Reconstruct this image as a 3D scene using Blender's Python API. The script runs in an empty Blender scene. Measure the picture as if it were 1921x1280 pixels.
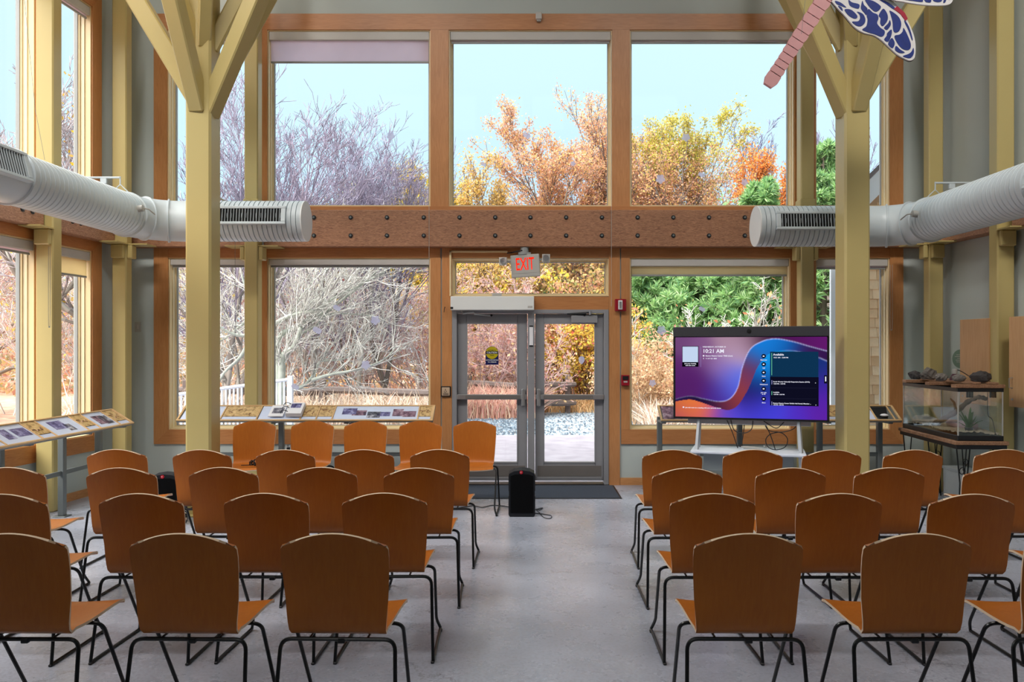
import bpy, bmesh, math, random
import numpy as np
from mathutils import Vector, Matrix

# ------------------------------------------------------------------ camera, sky, exposure
SC = bpy.context.scene
COL = SC.collection
F, VX, VY, EYE = 1440.0, 990.0, 655.0, 1.62       # focal length and vanishing point for a 1921x1280 frame, eye height (m)
cam_d = bpy.data.cameras.new('camera')
cam = bpy.data.objects.new('camera', cam_d)
COL.objects.link(cam)
cam.location = (0, 0, EYE)
cam.rotation_euler = (math.pi / 2, 0, 0)
cam_d.sensor_width = 36.0
cam_d.lens = F / 1921 * 36
cam_d.shift_x = (960.5 - VX) / 1921
cam_d.shift_y = (VY - 640) / 1921
cam_d.clip_end = 300
SC.camera = cam

def lin(c):
    c = c / 255.0
    return c / 12.92 if c <= 0.04045 else ((c + 0.055) / 1.055) ** 2.4
def rgb(r, g, b):
    return (lin(r), lin(g), lin(b), 1.0)

W = bpy.data.worlds.new('overcast_sky')
SC.world = W
W.use_nodes = True
wn, wl = W.node_tree.nodes, W.node_tree.links
wn.clear()
w_out = wn.new('ShaderNodeOutputWorld')
w_bg = wn.new('ShaderNodeBackground')
w_tc = wn.new('ShaderNodeTexCoord')
w_sep = wn.new('ShaderNodeSeparateXYZ')
w_ramp = wn.new('ShaderNodeValToRGB')
w_noise = wn.new('ShaderNodeTexNoise')
w_mix = wn.new('ShaderNodeMixRGB')
w_noise.inputs['Scale'].default_value = 2.2
w_noise.inputs['Detail'].default_value = 3
w_ramp.color_ramp.elements[0].position = 0.0
w_ramp.color_ramp.elements[0].color = rgb(200, 222, 246)
w_ramp.color_ramp.elements[1].position = 0.45
w_ramp.color_ramp.elements[1].color = rgb(198, 232, 249)
w_e = w_ramp.color_ramp.elements.new(0.2)
w_e.color = rgb(176, 216, 246)
w_mix.inputs[0].default_value = 0.2
w_mix.inputs[2].default_value = rgb(208, 236, 248)
wl.new(w_tc.outputs['Generated'], w_sep.inputs[0])
wl.new(w_sep.outputs['Z'], w_ramp.inputs[0])
wl.new(w_tc.outputs['Generated'], w_noise.inputs['Vector'])
wl.new(w_noise.outputs['Fac'], w_mix.inputs[0])
wl.new(w_ramp.outputs[0], w_mix.inputs[1])
wl.new(w_mix.outputs[0], w_bg.inputs[0])
w_bg.inputs[1].default_value = 1.23
wl.new(w_bg.outputs[0], w_out.inputs[0])

sun_d = bpy.data.lights.new('veiled_sun', 'SUN')
sun_d.energy = 13.5
sun_d.angle = math.radians(70)
sun_d.color = (1.0, 0.96, 0.9)
sun = bpy.data.objects.new('veiled_sun', sun_d)
COL.objects.link(sun)
sun.rotation_euler = Vector((.46, .3, -.84)).to_track_quat('-Z', 'Y').to_euler()   # high, from behind the building and the windowed side
sun.location = (0, -10, 30)

SC.view_settings.view_transform = 'Standard'
SC.view_settings.look = 'None'
SC.view_settings.gamma = 1
SC.view_settings.use_curve_mapping = False
SC.view_settings.exposure = 0.06
FILL_W = 116.0                            # power of each added fill light
SC.cycles.use_denoising = True
SC.cycles.max_bounces = 8
SC.cycles.diffuse_bounces = 4
SC.cycles.transparent_max_bounces = 16
SC.cycles.sample_clamp_indirect = 6
SC.cycles.caustics_reflective = False
SC.cycles.caustics_refractive = False

# ------------------------------------------------------------------ mesh helpers
ORG = {}
def PX(x, y, d):
    return Vector(((x - VX) * d / F, d, EYE - (y - VY) * d / F))
def tag(o, label=None, cat=None, group=None, kind=None):
    if label: o['label'] = label
    if cat: o['category'] = cat
    if group: o['group'] = group
    if kind: o['kind'] = kind
    return o
def empty(name, loc=(0, 0, 0), label=None, cat=None, group=None, kind=None, parent=None):
    o = bpy.data.objects.new(name, None)
    o.empty_display_size = 0.1
    COL.objects.link(o)
    loc = Vector(loc)
    o.location = loc
    ORG[o.name] = loc.copy()
    if parent is not None:
        o.parent = parent
        o.location = loc - ORG[parent.name]
    return tag(o, label, cat, group, kind)

class MB:
    """collects geometry in world coordinates; build() links it as one mesh object"""
    def __init__(s):
        s.v, s.f, s.m = [], [], []
    def add(s, vs, fs, mi=0):
        b = len(s.v)
        s.v.extend([tuple(v) for v in vs])
        s.f.extend([tuple(b + i for i in f) for f in fs])
        s.m.extend([mi] * len(fs))
        return s
    def box(s, a, b, mi=0, M=None):
        x0, x1 = sorted((a[0], b[0])); y0, y1 = sorted((a[1], b[1])); z0, z1 = sorted((a[2], b[2]))
        vs = [(x0,y0,z0),(x1,y0,z0),(x1,y1,z0),(x0,y1,z0),(x0,y0,z1),(x1,y0,z1),(x1,y1,z1),(x0,y1,z1)]
        if M is not None: vs = [M @ Vector(v) for v in vs]
        return s.add(vs, [(0,3,2,1),(4,5,6,7),(0,1,5,4),(1,2,6,5),(2,3,7,6),(3,0,4,7)], mi)
    def cbox(s, a, b, c=0.004, mi=0, M=None):
        """box with chamfered edges along all twelve edges (one hull of 24 points)"""
        x0, x1 = sorted((a[0], b[0])); y0, y1 = sorted((a[1], b[1])); z0, z1 = sorted((a[2], b[2]))
        c = min(c, (x1-x0)*.45, (y1-y0)*.45, (z1-z0)*.45)
        vs, idx = [], {}
        for i, (sx, x) in enumerate(((1, x0), (-1, x1))):
            for j, (sy, y) in enumerate(((1, y0), (-1, y1))):
                for k, (sz, z) in enumerate(((1, z0), (-1, z1))):
                    idx[i,j,k,'x'] = len(vs); vs.append((x, y+sy*c, z+sz*c))
                    idx[i,j,k,'y'] = len(vs); vs.append((x+sx*c, y, z+sz*c))
                    idx[i,j,k,'z'] = len(vs); vs.append((x+sx*c, y+sy*c, z))
        fs = []
        for i in (0, 1):
            q = [idx[i,0,0,'x'], idx[i,1,0,'x'], idx[i,1,1,'x'], idx[i,0,1,'x']]
            fs.append(q if i else q[::-1])
        for j in (0, 1):
            q = [idx[0,j,0,'y'], idx[0,j,1,'y'], idx[1,j,1,'y'], idx[1,j,0,'y']]
            fs.append(q if j else q[::-1])
        for k in (0, 1):
            q = [idx[0,0,k,'z'], idx[1,0,k,'z'], idx[1,1,k,'z'], idx[0,1,k,'z']]
            fs.append(q if k else q[::-1])
        for j in (0, 1):
            for k in (0, 1):
                q = [idx[0,j,k,'y'], idx[1,j,k,'y'], idx[1,j,k,'z'], idx[0,j,k,'z']]
                fs.append(q if (j ^ k) else q[::-1])
        for i in (0, 1):
            for k in (0, 1):
                q = [idx[i,0,k,'z'], idx[i,1,k,'z'], idx[i,1,k,'x'], idx[i,0,k,'x']]
                fs.append(q if (i ^ k) else q[::-1])
        for i in (0, 1):
            for j in (0, 1):
                q = [idx[i,j,0,'x'], idx[i,j,1,'x'], idx[i,j,1,'y'], idx[i,j,0,'y']]
                fs.append(q if (i ^ j) else q[::-1])
        for i in (0, 1):
            for j in (0, 1):
                for k in (0, 1):
                    t = [idx[i,j,k,'x'], idx[i,j,k,'y'], idx[i,j,k,'z']]
                    fs.append(t if (i ^ j ^ k) else t[::-1])
        if M is not None: vs = [M @ Vector(v) for v in vs]
        return s.add(vs, fs, mi)
    def tube(s, pts, r, n=8, mi=0, caps=True):
        pts = [Vector(p) for p in pts]
        m = len(pts)
        rr = r if isinstance(r, (list, tuple)) else [r] * m
        T = []
        for i in range(m):
            a = pts[max(i-1, 0)]; b = pts[min(i+1, m-1)]
            t = (b - a)
            T.append(t.normalized() if t.length > 1e-9 else Vector((0,0,1)))
        up = Vector((0,0,1)) if abs(T[0].z) < .9 else Vector((1,0,0))
        N = (up - T[0] * up.dot(T[0])).normalized()
        vs, fs = [], []
        for i in range(m):
            N = (N - T[i] * N.dot(T[i]))
            N = N.normalized() if N.length > 1e-6 else T[i].orthogonal().normalized()
            B = T[i].cross(N)
            for j in range(n):
                a = 2*math.pi*j/n
                vs.append(pts[i] + (N*math.cos(a) + B*math.sin(a)) * rr[i])
        for i in range(m-1):
            for j in range(n):
                fs.append((i*n+j, i*n+(j+1)%n, (i+1)*n+(j+1)%n, (i+1)*n+j))
        if caps:
            fs.append(tuple(range(n))[::-1]); fs.append(tuple((m-1)*n+j for j in range(n)))
        return s.add(vs, fs, mi)
    def cyl(s, p0, p1, r, n=16, mi=0, r1=None):
        return s.tube([p0, p1], [r, r if r1 is None else r1], n, mi)
    def prism(s, poly, d, mi=0):
        """closed planar polygon (world points) pushed along vector d"""
        n = len(poly); d = Vector(d)
        a = [Vector(p) for p in poly]; b = [p + d for p in a]
        nr = Vector((0,0,0))
        for i in range(n): nr += (a[i]-a[0]).cross(a[(i+1)%n]-a[0])
        fs = [tuple(range(n))[::-1], tuple(n+i for i in range(n))] + [(i, (i+1)%n, n+(i+1)%n, n+i) for i in range(n)]
        if nr.dot(d) < 0: fs = [f[::-1] for f in fs]
        return s.add(a+b, fs, mi)
    def lathe(s, c, prof, n=20, mi=0, axis=(0,0,1)):
        """profile [(radius, height)] turned about an axis through c"""
        ax = Vector(axis).normalized(); u = ax.orthogonal().normalized(); w = ax.cross(u); c = Vector(c)
        vs, fs = [], []
        for r, h in prof:
            for j in range(n):
                a = 2*math.pi*j/n
                vs.append(c + ax*h + (u*math.cos(a)+w*math.sin(a))*r)
        for i in range(len(prof)-1):
            for j in range(n):
                fs.append((i*n+j, i*n+(j+1)%n, (i+1)*n+(j+1)%n, (i+1)*n+j))
        fs.append(tuple(range(n))[::-1]); fs.append(tuple((len(prof)-1)*n+j for j in range(n)))
        return s.add(vs, fs, mi)
    def build(s, name, mat, parent=None, smooth=False, M=None, fix=False):
        vs = [Vector(v) for v in s.v]
        if M is not None: vs = [M @ v for v in vs]
        if parent is not None:
            off = ORG[parent.name]
        else:
            xs = [v.x for v in vs]; ys = [v.y for v in vs]; zs = [v.z for v in vs]
            off = Vector(((min(xs)+max(xs))/2, (min(ys)+max(ys))/2, min(zs)))
        me = bpy.data.meshes.new(name)
        me.from_pydata([tuple(v - off) for v in vs], [], s.f)
        for m_ in (mat if isinstance(mat, (list, tuple)) else [mat]):
            me.materials.append(m_)
        if any(s.m): me.polygons.foreach_set('material_index', s.m)
        if fix:
            b_ = bmesh.new(); b_.from_mesh(me)
            bmesh.ops.recalc_face_normals(b_, faces=b_.faces[:]); b_.to_mesh(me); b_.free()
        if smooth:
            me.polygons.foreach_set('use_smooth', [True]*len(me.polygons))
            try: me.set_sharp_from_angle(angle=math.radians(40))
            except Exception: pass
        me.update()
        o = bpy.data.objects.new(name, me)
        COL.objects.link(o)
        ORG[o.name] = off.copy()
        if parent is not None: o.parent = parent
        else: o.location = off
        return o

def link_mesh(name, me, parent, off):
    o = bpy.data.objects.new(name, me)
    COL.objects.link(o)
    ORG[o.name] = Vector(off)
    if parent is not None: o.parent = parent
    else: o.location = off
    return o
def copy_tree(o, parent=None):
    c = o.copy(); COL.objects.link(c); ORG[c.name] = ORG.get(o.name, Vector((0,0,0)))
    if parent is not None: c.parent = parent
    for ch in list(o.children): copy_tree(ch, c)
    return c
def fast_mesh(name, V, quads, mats, smooth=False, colors=None):
    """numpy arrays in, mesh out"""
    V = np.asarray(V, dtype=np.float32); Q = np.asarray(quads, dtype=np.int32)
    me = bpy.data.meshes.new(name)
    k = Q.shape[1]
    me.vertices.add(len(V)); me.vertices.foreach_set('co', V.ravel())
    me.loops.add(Q.size); me.loops.foreach_set('vertex_index', Q.ravel())
    me.polygons.add(len(Q))
    me.polygons.foreach_set('loop_start', np.arange(0, Q.size, k, dtype=np.int32))
    try: me.polygons.foreach_set('loop_total', np.full(len(Q), k, dtype=np.int32))
    except Exception: pass
    for m_ in mats: me.materials.append(m_)
    if colors is not None:
        at = me.color_attributes.new('tint', 'FLOAT_COLOR', 'POINT')
        c = np.ones((len(V), 4), dtype=np.float32); c[:, :3] = colors
        at.data.foreach_set('color', c.ravel())
    me.update(calc_edges=True); me.validate()
    if smooth: me.polygons.foreach_set('use_smooth', [True]*len(me.polygons))
    return me
def fillet(pts, r, n=5):
    """round the inner corners of a polyline"""
    P = [Vector(p) for p in pts]; out = [P[0]]
    for i in range(1, len(P)-1):
        a, b, c = P[i-1], P[i], P[i+1]
        u = (a-b); v = (c-b)
        d = min(r, u.length*.48, v.length*.48)
        p, q = b + u.normalized()*d, b + v.normalized()*d
        for k in range(n+1):
            t = k/n
            out.append(p*(1-t)**2 + b*2*t*(1-t) + q*t*t)
    out.append(P[-1])
    return out
def smooth_path(pts, n=6):
    P = [Vector(p) for p in pts]; out = []
    for i in range(len(P)-1):
        p0 = P[max(i-1,0)]; p1 = P[i]; p2 = P[i+1]; p3 = P[min(i+2,len(P)-1)]
        for k in range(n):
            t = k/n
            out.append(.5*((2*p1)+(p2-p0)*t+(2*p0-5*p1+4*p2-p3)*t*t+(3*p1-p0-3*p2+p3)*t*t*t))
    out.append(P[-1]); return out

_fcache = {}
def text_obj(name, s, size, mat, M, parent, align='LEFT', bold=0.0, depth=0.0004, squeeze=1.0):
    """flat lettering: glyph outlines turned into a mesh, placed by matrix M (glyph x right, y up, z towards the reader)"""
    cu = bpy.data.curves.new('lettering', 'FONT')
    cu.body = s; cu.size = size; cu.align_x = align; cu.offset = bold; cu.extrude = depth; cu.resolution_u = 3
    to = bpy.data.objects.new('lettering', cu)
    COL.objects.link(to)
    dg = bpy.context.evaluated_depsgraph_get()
    me = bpy.data.meshes.new_from_object(to.evaluated_get(dg))
    bpy.data.objects.remove(to); bpy.data.curves.remove(cu)
    off = ORG[parent.name]
    me.transform(Matrix.Translation(-off) @ M @ Matrix.Diagonal((squeeze, 1, 1, 1)))
    me.materials.clear(); me.materials.append(mat)
    return link_mesh(name, me, parent, off)
def frame_mat(o, x, y):
    """matrix with origin o, columns x, y, x cross y"""
    x = Vector(x).normalized(); y = Vector(y).normalized(); z = x.cross(y).normalized(); y = z.cross(x)
    return Matrix(((x.x,y.x,z.x,o[0]),(x.y,y.y,z.y,o[1]),(x.z,y.z,z.z,o[2]),(0,0,0,1)))

# ------------------------------------------------------------------ materials (all procedural)
def new_mat(name):
    m = bpy.data.materials.new(name); m.use_nodes = True
    nt = m.node_tree; b = nt.nodes['Principled BSDF']
    return m, nt, b
def paint(name, c, rough=.5, metal=0.0, var=.06, scale=6.0, bump=0.0, bscale=120.0, spec=.5, coat=0.0):
    m, nt, b = new_mat(name); N, L = nt.nodes, nt.links
    tc = N.new('ShaderNodeTexCoord'); no = N.new('ShaderNodeTexNoise'); mx = N.new('ShaderNodeMixRGB')
    no.inputs['Scale'].default_value = scale; no.inputs['Detail'].default_value = 4
    L.new(tc.outputs['Object'], no.inputs['Vector'])
    L.new(no.outputs['Fac'], mx.inputs[0])
    mx.inputs[1].default_value = tuple(min(1, x*(1-var)) for x in c[:3]) + (1,)
    mx.inputs[2].default_value = tuple(min(1, x*(1+var)) for x in c[:3]) + (1,)
    L.new(mx.outputs[0], b.inputs['Base Color'])
    b.inputs['Roughness'].default_value = rough; b.inputs['Metallic'].default_value = metal
    b.inputs['Specular IOR Level'].default_value = spec; b.inputs['Coat Weight'].default_value = coat
    if bump:
        n2 = N.new('ShaderNodeTexNoise'); n2.inputs['Scale'].default_value = bscale
        bp = N.new('ShaderNodeBump'); bp.inputs['Strength'].default_value = bump; bp.inputs['Distance'].default_value = .01
        L.new(tc.outputs['Object'], n2.inputs['Vector']); L.new(n2.outputs['Fac'], bp.inputs['Height']); L.new(bp.outputs[0], b.inputs['Normal'])
    return m
def wood(name, c1, c2, sc=(1, 1, 14), freq=7.0, rough=.4, bump=.05, dist=1.5, coat=0.0, streak=.5, spec=.5):
    """grain: noise squeezed along one axis; sc large = fine across that axis"""
    m, nt, b = new_mat(name); N, L = nt.nodes, nt.links
    tc = N.new('ShaderNodeTexCoord'); mp = N.new('ShaderNodeMapping'); no = N.new('ShaderNodeTexNoise'); n2 = N.new('ShaderNodeTexNoise')
    rp = N.new('ShaderNodeValToRGB'); mx = N.new('ShaderNodeMixRGB'); bp = N.new('ShaderNodeBump')
    mp.inputs['Scale'].default_value = sc
    no.inputs['Scale'].default_value = freq; no.inputs['Detail'].default_value = 8; no.inputs['Distortion'].default_value = dist
    n2.inputs['Scale'].default_value = 1.7; n2.inputs['Detail'].default_value = 2
    L.new(tc.outputs['Object'], mp.inputs[0]); L.new(mp.outputs[0], no.inputs['Vector']); L.new(tc.outputs['Object'], n2.inputs['Vector'])
    e = rp.color_ramp.elements; e[0].position = .5-.22*streak-.08; e[1].position = .5+.22*streak+.08
    e[0].color = c1; e[1].color = c2
    L.new(no.outputs['Fac'], rp.inputs[0])
    mx.blend_type = 'MULTIPLY'; mx.inputs[0].default_value = .35
    r2 = N.new('ShaderNodeValToRGB'); r2.color_ramp.elements[0].color = (.6,.6,.6,1); r2.color_ramp.elements[0].position = .3; r2.color_ramp.elements[1].position = .65
    L.new(n2.outputs['Fac'], r2.inputs[0]); L.new(rp.outputs[0], mx.inputs[1]); L.new(r2.outputs[0], mx.inputs[2])
    L.new(mx.outputs[0], b.inputs['Base Color'])
    bp.inputs['Strength'].default_value = bump; bp.inputs['Distance'].default_value = .004
    L.new(no.outputs['Fac'], bp.inputs['Height']); L.new(bp.outputs[0], b.inputs['Normal'])
    b.inputs['Roughness'].default_value = rough; b.inputs['Coat Weight'].default_value = coat; b.inputs['Coat Roughness'].default_value = .25
    b.inputs['Specular IOR Level'].default_value = spec
    return m
def emit(name, c, s=1.0):
    m = bpy.data.materials.new(name); m.use_nodes = True
    nt = m.node_tree; nt.nodes.clear()
    o = nt.nodes.new('ShaderNodeOutputMaterial'); e = nt.nodes.new('ShaderNodeEmission')
    e.inputs[0].default_value = c; e.inputs[1].default_value = s
    nt.links.new(e.outputs[0], o.inputs[0]); return m
def glass(name, tint=(1, 1, 1, 1), f0=.014):
    """clear pane: lets light straight through, mirrors more at grazing angles (Schlick)"""
    m = bpy.data.materials.new(name); m.use_nodes = True
    nt = m.node_tree; N, L = nt.nodes, nt.links; N.clear()
    o = N.new('ShaderNodeOutputMaterial'); t = N.new('ShaderNodeBsdfTransparent'); g = N.new('ShaderNodeBsdfGlossy')
    lw = N.new('ShaderNodeLayerWeight'); lw.inputs[0].default_value = .5
    pw = N.new('ShaderNodeMath'); pw.operation = 'POWER'; pw.inputs[1].default_value = 5
    ma = N.new('ShaderNodeMath'); ma.operation = 'MULTIPLY_ADD'; ma.inputs[1].default_value = .8; ma.inputs[2].default_value = f0
    mx = N.new('ShaderNodeMixShader'); t.inputs[0].default_value = tint; g.inputs['Roughness'].default_value = .02
    L.new(lw.outputs['Facing'], pw.inputs[0]); L.new(pw.outputs[0], ma.inputs[0]); L.new(ma.outputs[0], mx.inputs[0])
    L.new(t.outputs[0], mx.inputs[1]); L.new(g.outputs[0], mx.inputs[2]); L.new(mx.outputs[0], o.inputs[0])
    return m
def leafmat(name, trans=.35, rough=.6):
    m = bpy.data.materials.new(name); m.use_nodes = True
    nt = m.node_tree; N, L = nt.nodes, nt.links; N.clear()
    o = N.new('ShaderNodeOutputMaterial'); at = N.new('ShaderNodeAttribute'); at.attribute_name = 'tint'
    d = N.new('ShaderNodeBsdfDiffuse'); t = N.new('ShaderNodeBsdfTranslucent'); mx = N.new('ShaderNodeMixShader'); mx.inputs[0].default_value = trans
    L.new(at.outputs['Color'], d.inputs[0]); L.new(at.outputs['Color'], t.inputs[0])
    L.new(d.outputs[0], mx.inputs[1]); L.new(t.outputs[0], mx.inputs[2]); L.new(mx.outputs[0], o.inputs[0])
    return m
def sheer(name, c, t=.72):
    m = bpy.data.materials.new(name); m.use_nodes = True
    nt = m.node_tree; N, L = nt.nodes, nt.links; N.clear()
    o = N.new('ShaderNodeOutputMaterial'); d = N.new('ShaderNodeBsdfDiffuse'); tr = N.new('ShaderNodeBsdfTranslucent'); mx = N.new('ShaderNodeMixShader'); mx.inputs[0].default_value = t
    tc = N.new('ShaderNodeTexCoord'); no = N.new('ShaderNodeTexNoise'); no.inputs['Scale'].default_value = 3; cm = N.new('ShaderNodeMixRGB')
    cm.inputs[1].default_value = c; cm.inputs[2].default_value = tuple(x*.86 for x in c[:3]) + (1,)
    L.new(tc.outputs['Object'], no.inputs['Vector']); L.new(no.outputs['Fac'], cm.inputs[0])
    L.new(cm.outputs[0], d.inputs[0]); L.new(cm.outputs[0], tr.inputs[0]); L.new(d.outputs[0], mx.inputs[1]); L.new(tr.outputs[0], mx.inputs[2]); L.new(mx.outputs[0], o.inputs[0])
    return m
def photo(name, dark, mid, light, scale=9.0):
    """a printed picture: blotchy tones"""
    m, nt, b = new_mat(name); N, L = nt.nodes, nt.links
    tc = N.new('ShaderNodeTexCoord'); no = N.new('ShaderNodeTexNoise'); rp = N.new('ShaderNodeValToRGB')
    no.inputs['Scale'].default_value = scale; no.inputs['Detail'].default_value = 6; no.inputs['Roughness'].default_value = .65
    e = rp.color_ramp.elements; e[0].position = .36; e[0].color = dark; e[1].position = .68; e[1].color = light
    x = e.new(.5); x.color = mid
    L.new(tc.outputs['Object'], no.inputs['Vector']); L.new(no.outputs['Fac'], rp.inputs[0]); L.new(rp.outputs[0], b.inputs['Base Color'])
    b.inputs['Roughness'].default_value = .3
    return m

M = {}
M['trim'] = wood('trim_wood', rgb(186, 124, 72), rgb(206, 146, 94), (9, 9, .9), 5, .38, .02, streak=.9)
M['trim_h'] = wood('trim_wood_horizontal', rgb(180, 116, 66), rgb(202, 140, 88), (.9, 9, 9), 5, .38, .02, streak=.9)
M['pale'] = paint('pale_maple_frame', rgb(228, 204, 158), .4, var=.05, scale=3)
M['cream'] = paint('cream_sash', rgb(232, 216, 178), .4)
M['vinyl'] = paint('grey_glazing_bead', rgb(150, 152, 150), .4)
M['beam'] = wood('laminated_beam_wood', rgb(112, 70, 48), rgb(190, 138, 102), (2.2, 20, 20), 5, .6, .35, 2.5, streak=.55)
M['beam_s'] = wood('laminated_beam_wood_side', rgb(124, 80, 58), rgb(204, 154, 120), (20, 2.2, 20), 5, .6, .35, 2.5, streak=.55)
M['yellow'] = paint('yellow_enamel', rgb(190, 172, 114), .34, var=.04, scale=3)
M['wall'] = paint('sage_grey_wall_paint', rgb(190, 198, 194), .75, var=.03, scale=2, bump=.05)
M['base'] = wood('baseboard_wood', rgb(196, 134, 80), rgb(218, 160, 104), (1, 9, 9), 5, .4, .02)
M['white'] = paint('white_paint', rgb(226, 228, 226), .45, var=.02)
M['duct'] = paint('white_duct_paint', rgb(196, 205, 209), .4, var=.03, scale=2, metal=.0)
M['black'] = paint('black_plastic', rgb(20, 20, 24), .45)
M['blackmetal'] = paint('black_steel_rod', rgb(13, 13, 15), .3, spec=.4)
M['dark'] = paint('dark_void', rgb(8, 8, 10), .9)
M['alu'] = paint('grey_anodised_aluminium', rgb(156, 156, 160), .42, metal=.3)
M['alu_l'] = paint('brushed_steel', rgb(186, 186, 188), .3, metal=.75)
M['steel'] = paint('grey_steel_tube', rgb(118, 124, 124), .4, metal=.3)
M['kick'] = paint('kick_plate_steel', rgb(134, 128, 124), .38, metal=.45, scale=3, var=.15)
M['glass'] = glass('window_glass')
M['tankglass'] = glass('aquarium_glass', (.96, .985, .98, 1), .09)
M['shade'] = sheer('shade_fabric', rgb(244, 234, 242), .82)
M['cassette'] = paint('shade_cassette', rgb(196, 192, 186), .5)
M['grey'] = paint('light_grey_plastic', rgb(178, 176, 170), .5)
M['decal'] = None
M['red'] = paint('red_enamel', rgb(150, 20, 36), .35)
M['redled'] = emit('exit_letters', rgb(255, 40, 20), 1.4)
M['mat'] = paint('charcoal_carpet', rgb(62, 70, 84), .95, var=.5, scale=150, bump=.6, bscale=300)
M['ply'] = wood('chair_veneer', rgb(174, 96, 32), rgb(190, 112, 42), (10, 10, .6), 4, .34, .01, streak=1.4, spec=.28)
M['plyedge'] = paint('chair_ply_edge', rgb(232, 206, 176), .45)
M['board'] = wood('counter_board_maple', rgb(206, 164, 110), rgb(230, 194, 144), (1, 9, 9), 5, .4, .02)
M['print'] = paint('pale_blue_print', rgb(206, 216, 238), .3, var=.05, scale=20)
M['carve'] = photo('carved_wood_relief', rgb(140, 108, 66), rgb(204, 170, 114), rgb(222, 192, 140), 26)
M['pic_a'] = photo('blue_violet_photograph', rgb(40, 36, 70), rgb(104, 100, 150), rgb(186, 186, 220), 18)
M['pic_b'] = photo('grey_photograph', rgb(30, 30, 36), rgb(110, 110, 124), rgb(206, 206, 214), 22)
M['pic_c'] = photo('dusky_photograph', rgb(48, 30, 52), rgb(128, 92, 110), rgb(200, 180, 190), 16)
M['paper'] = paint('white_paper', rgb(232, 232, 236), .7)
M['rock'] = paint('grey_stone', rgb(118, 112, 106), .85, var=.35, scale=25, bump=.7, bscale=40)
M['rock_d'] = paint('dark_stone', rgb(66, 62, 62), .8, var=.4, scale=30, bump=.8, bscale=40)
M['slat'] = wood('weathered_slat', rgb(132, 92, 66), rgb(176, 134, 102), (9, 1.2, 9), 5, .6, .1)
M['maple'] = wood('cabinet_maple', rgb(206, 156, 108), rgb(222, 178, 130), (7, 7, .7), 3, .35, .02, streak=1)
M['decal'] = sheer('pale_lilac_decal', rgb(226, 226, 250), .7)
_n, _l = M['decal'].node_tree.nodes, M['decal'].node_tree.links
_o = [q for q in _n if q.type == 'OUTPUT_MATERIAL'][0]; _s = [q for q in _n if q.type == 'MIX_SHADER'][0]
_t = _n.new('ShaderNodeBsdfTransparent'); _m = _n.new('ShaderNodeMixShader'); _m.inputs[0].default_value = .5
_l.new(_s.outputs[0], _m.inputs[1]); _l.new(_t.outputs[0], _m.inputs[2]); _l.new(_m.outputs[0], _o.inputs[0])
# ------------------------------------------------------------------ room shell
D = 9.15                                   # distance of the window wall
U = D / F
def sx(px): return (px - VX) * U
def zz(py): return EYE - (py - VY) * U
SPL = 0.0875                               # side walls splay outwards towards the camera
CX = 4.79
nrm = math.hypot(1, SPL)
FR = Matrix(((1,0,0,0),(0,1,0,D),(0,0,1,0),(0,0,0,1)))                                # columns: along, outwards, up
FL = Matrix(((SPL/nrm,-1/nrm,0,-CX),(1/nrm,SPL/nrm,0,D),(0,0,1,0),(0,0,0,1)))         # along = away from camera
FRR = Matrix(((SPL/nrm,1/nrm,0,CX),(-1/nrm,SPL/nrm,0,D),(0,0,1,0),(0,0,0,1)))         # along = towards camera
CEIL = 9.8
YB = -5.0
ZT, ZIT, ZUB, ZBT, ZBB, ZLH, ZSG, ZTB = zz(27), zz(57), zz(388), 3.252, 2.82, zz(484), zz(806), zz(833)

def wall_mat():
    return M['wall']

# floor: worn polished concrete with hairline cracks and a few control joints
fm, nt, b = new_mat('polished_concrete'); N, L = nt.nodes, nt.links
tc = N.new('ShaderNodeTexCoord')
n1 = N.new('ShaderNodeTexNoise'); n1.inputs['Scale'].default_value = .9; n1.inputs['Detail'].default_value = 6
n2 = N.new('ShaderNodeTexNoise'); n2.inputs['Scale'].default_value = 55; n2.inputs['Detail'].default_value = 5
n3 = N.new('ShaderNodeTexNoise'); n3.inputs['Scale'].default_value = 3.2; n3.inputs['Detail'].default_value = 7; n3.inputs['Roughness'].default_value = .7
for n_ in (n1, n2, n3): L.new(tc.outputs['Object'], n_.inputs['Vector'])
r1 = N.new('ShaderNodeValToRGB'); r1.color_ramp.elements[0].color = rgb(148, 153, 167); r1.color_ramp.elements[1].color = rgb(192, 197, 213)
r1.color_ramp.elements[0].position = .35; r1.color_ramp.elements[1].position = .65
L.new(n1.outputs['Fac'], r1.inputs[0])
m1 = N.new('ShaderNodeMixRGB'); m1.blend_type = 'MULTIPLY'; m1.inputs[0].default_value = .36
r2 = N.new('ShaderNodeValToRGB'); r2.color_ramp.elements[0].color = (.5,.5,.5,1); r2.color_ramp.elements[0].position = .36; r2.color_ramp.elements[1].position = .56
L.new(n2.outputs['Fac'], r2.inputs[0]); L.new(r1.outputs[0], m1.inputs[1]); L.new(r2.outputs[0], m1.inputs[2])
mw = N.new('ShaderNodeMixRGB'); mw.inputs[0].default_value = .35
L.new(tc.outputs['Object'], mw.inputs[1]); L.new(n3.outputs['Color'], mw.inputs[2])
vo = N.new('ShaderNodeTexVoronoi'); vo.feature = 'DISTANCE_TO_EDGE'; vo.inputs['Scale'].default_value = .75
L.new(mw.outputs[0], vo.inputs['Vector'])
cr = N.new('ShaderNodeValToRGB'); cr.color_ramp.elements[0].color = (.35,.33,.31,1); cr.color_ramp.elements[0].position = .0008
cr.color_ramp.elements[1].position = .0035
L.new(vo.outputs['Distance'], cr.inputs[0])
m2 = N.new('ShaderNodeMixRGB'); m2.blend_type = 'MULTIPLY'; m2.inputs[0].default_value = .7
L.new(m1.outputs[0], m2.inputs[1]); L.new(cr.outputs[0], m2.inputs[2]); L.new(m2.outputs[0], b.inputs['Base Color'])
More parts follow.
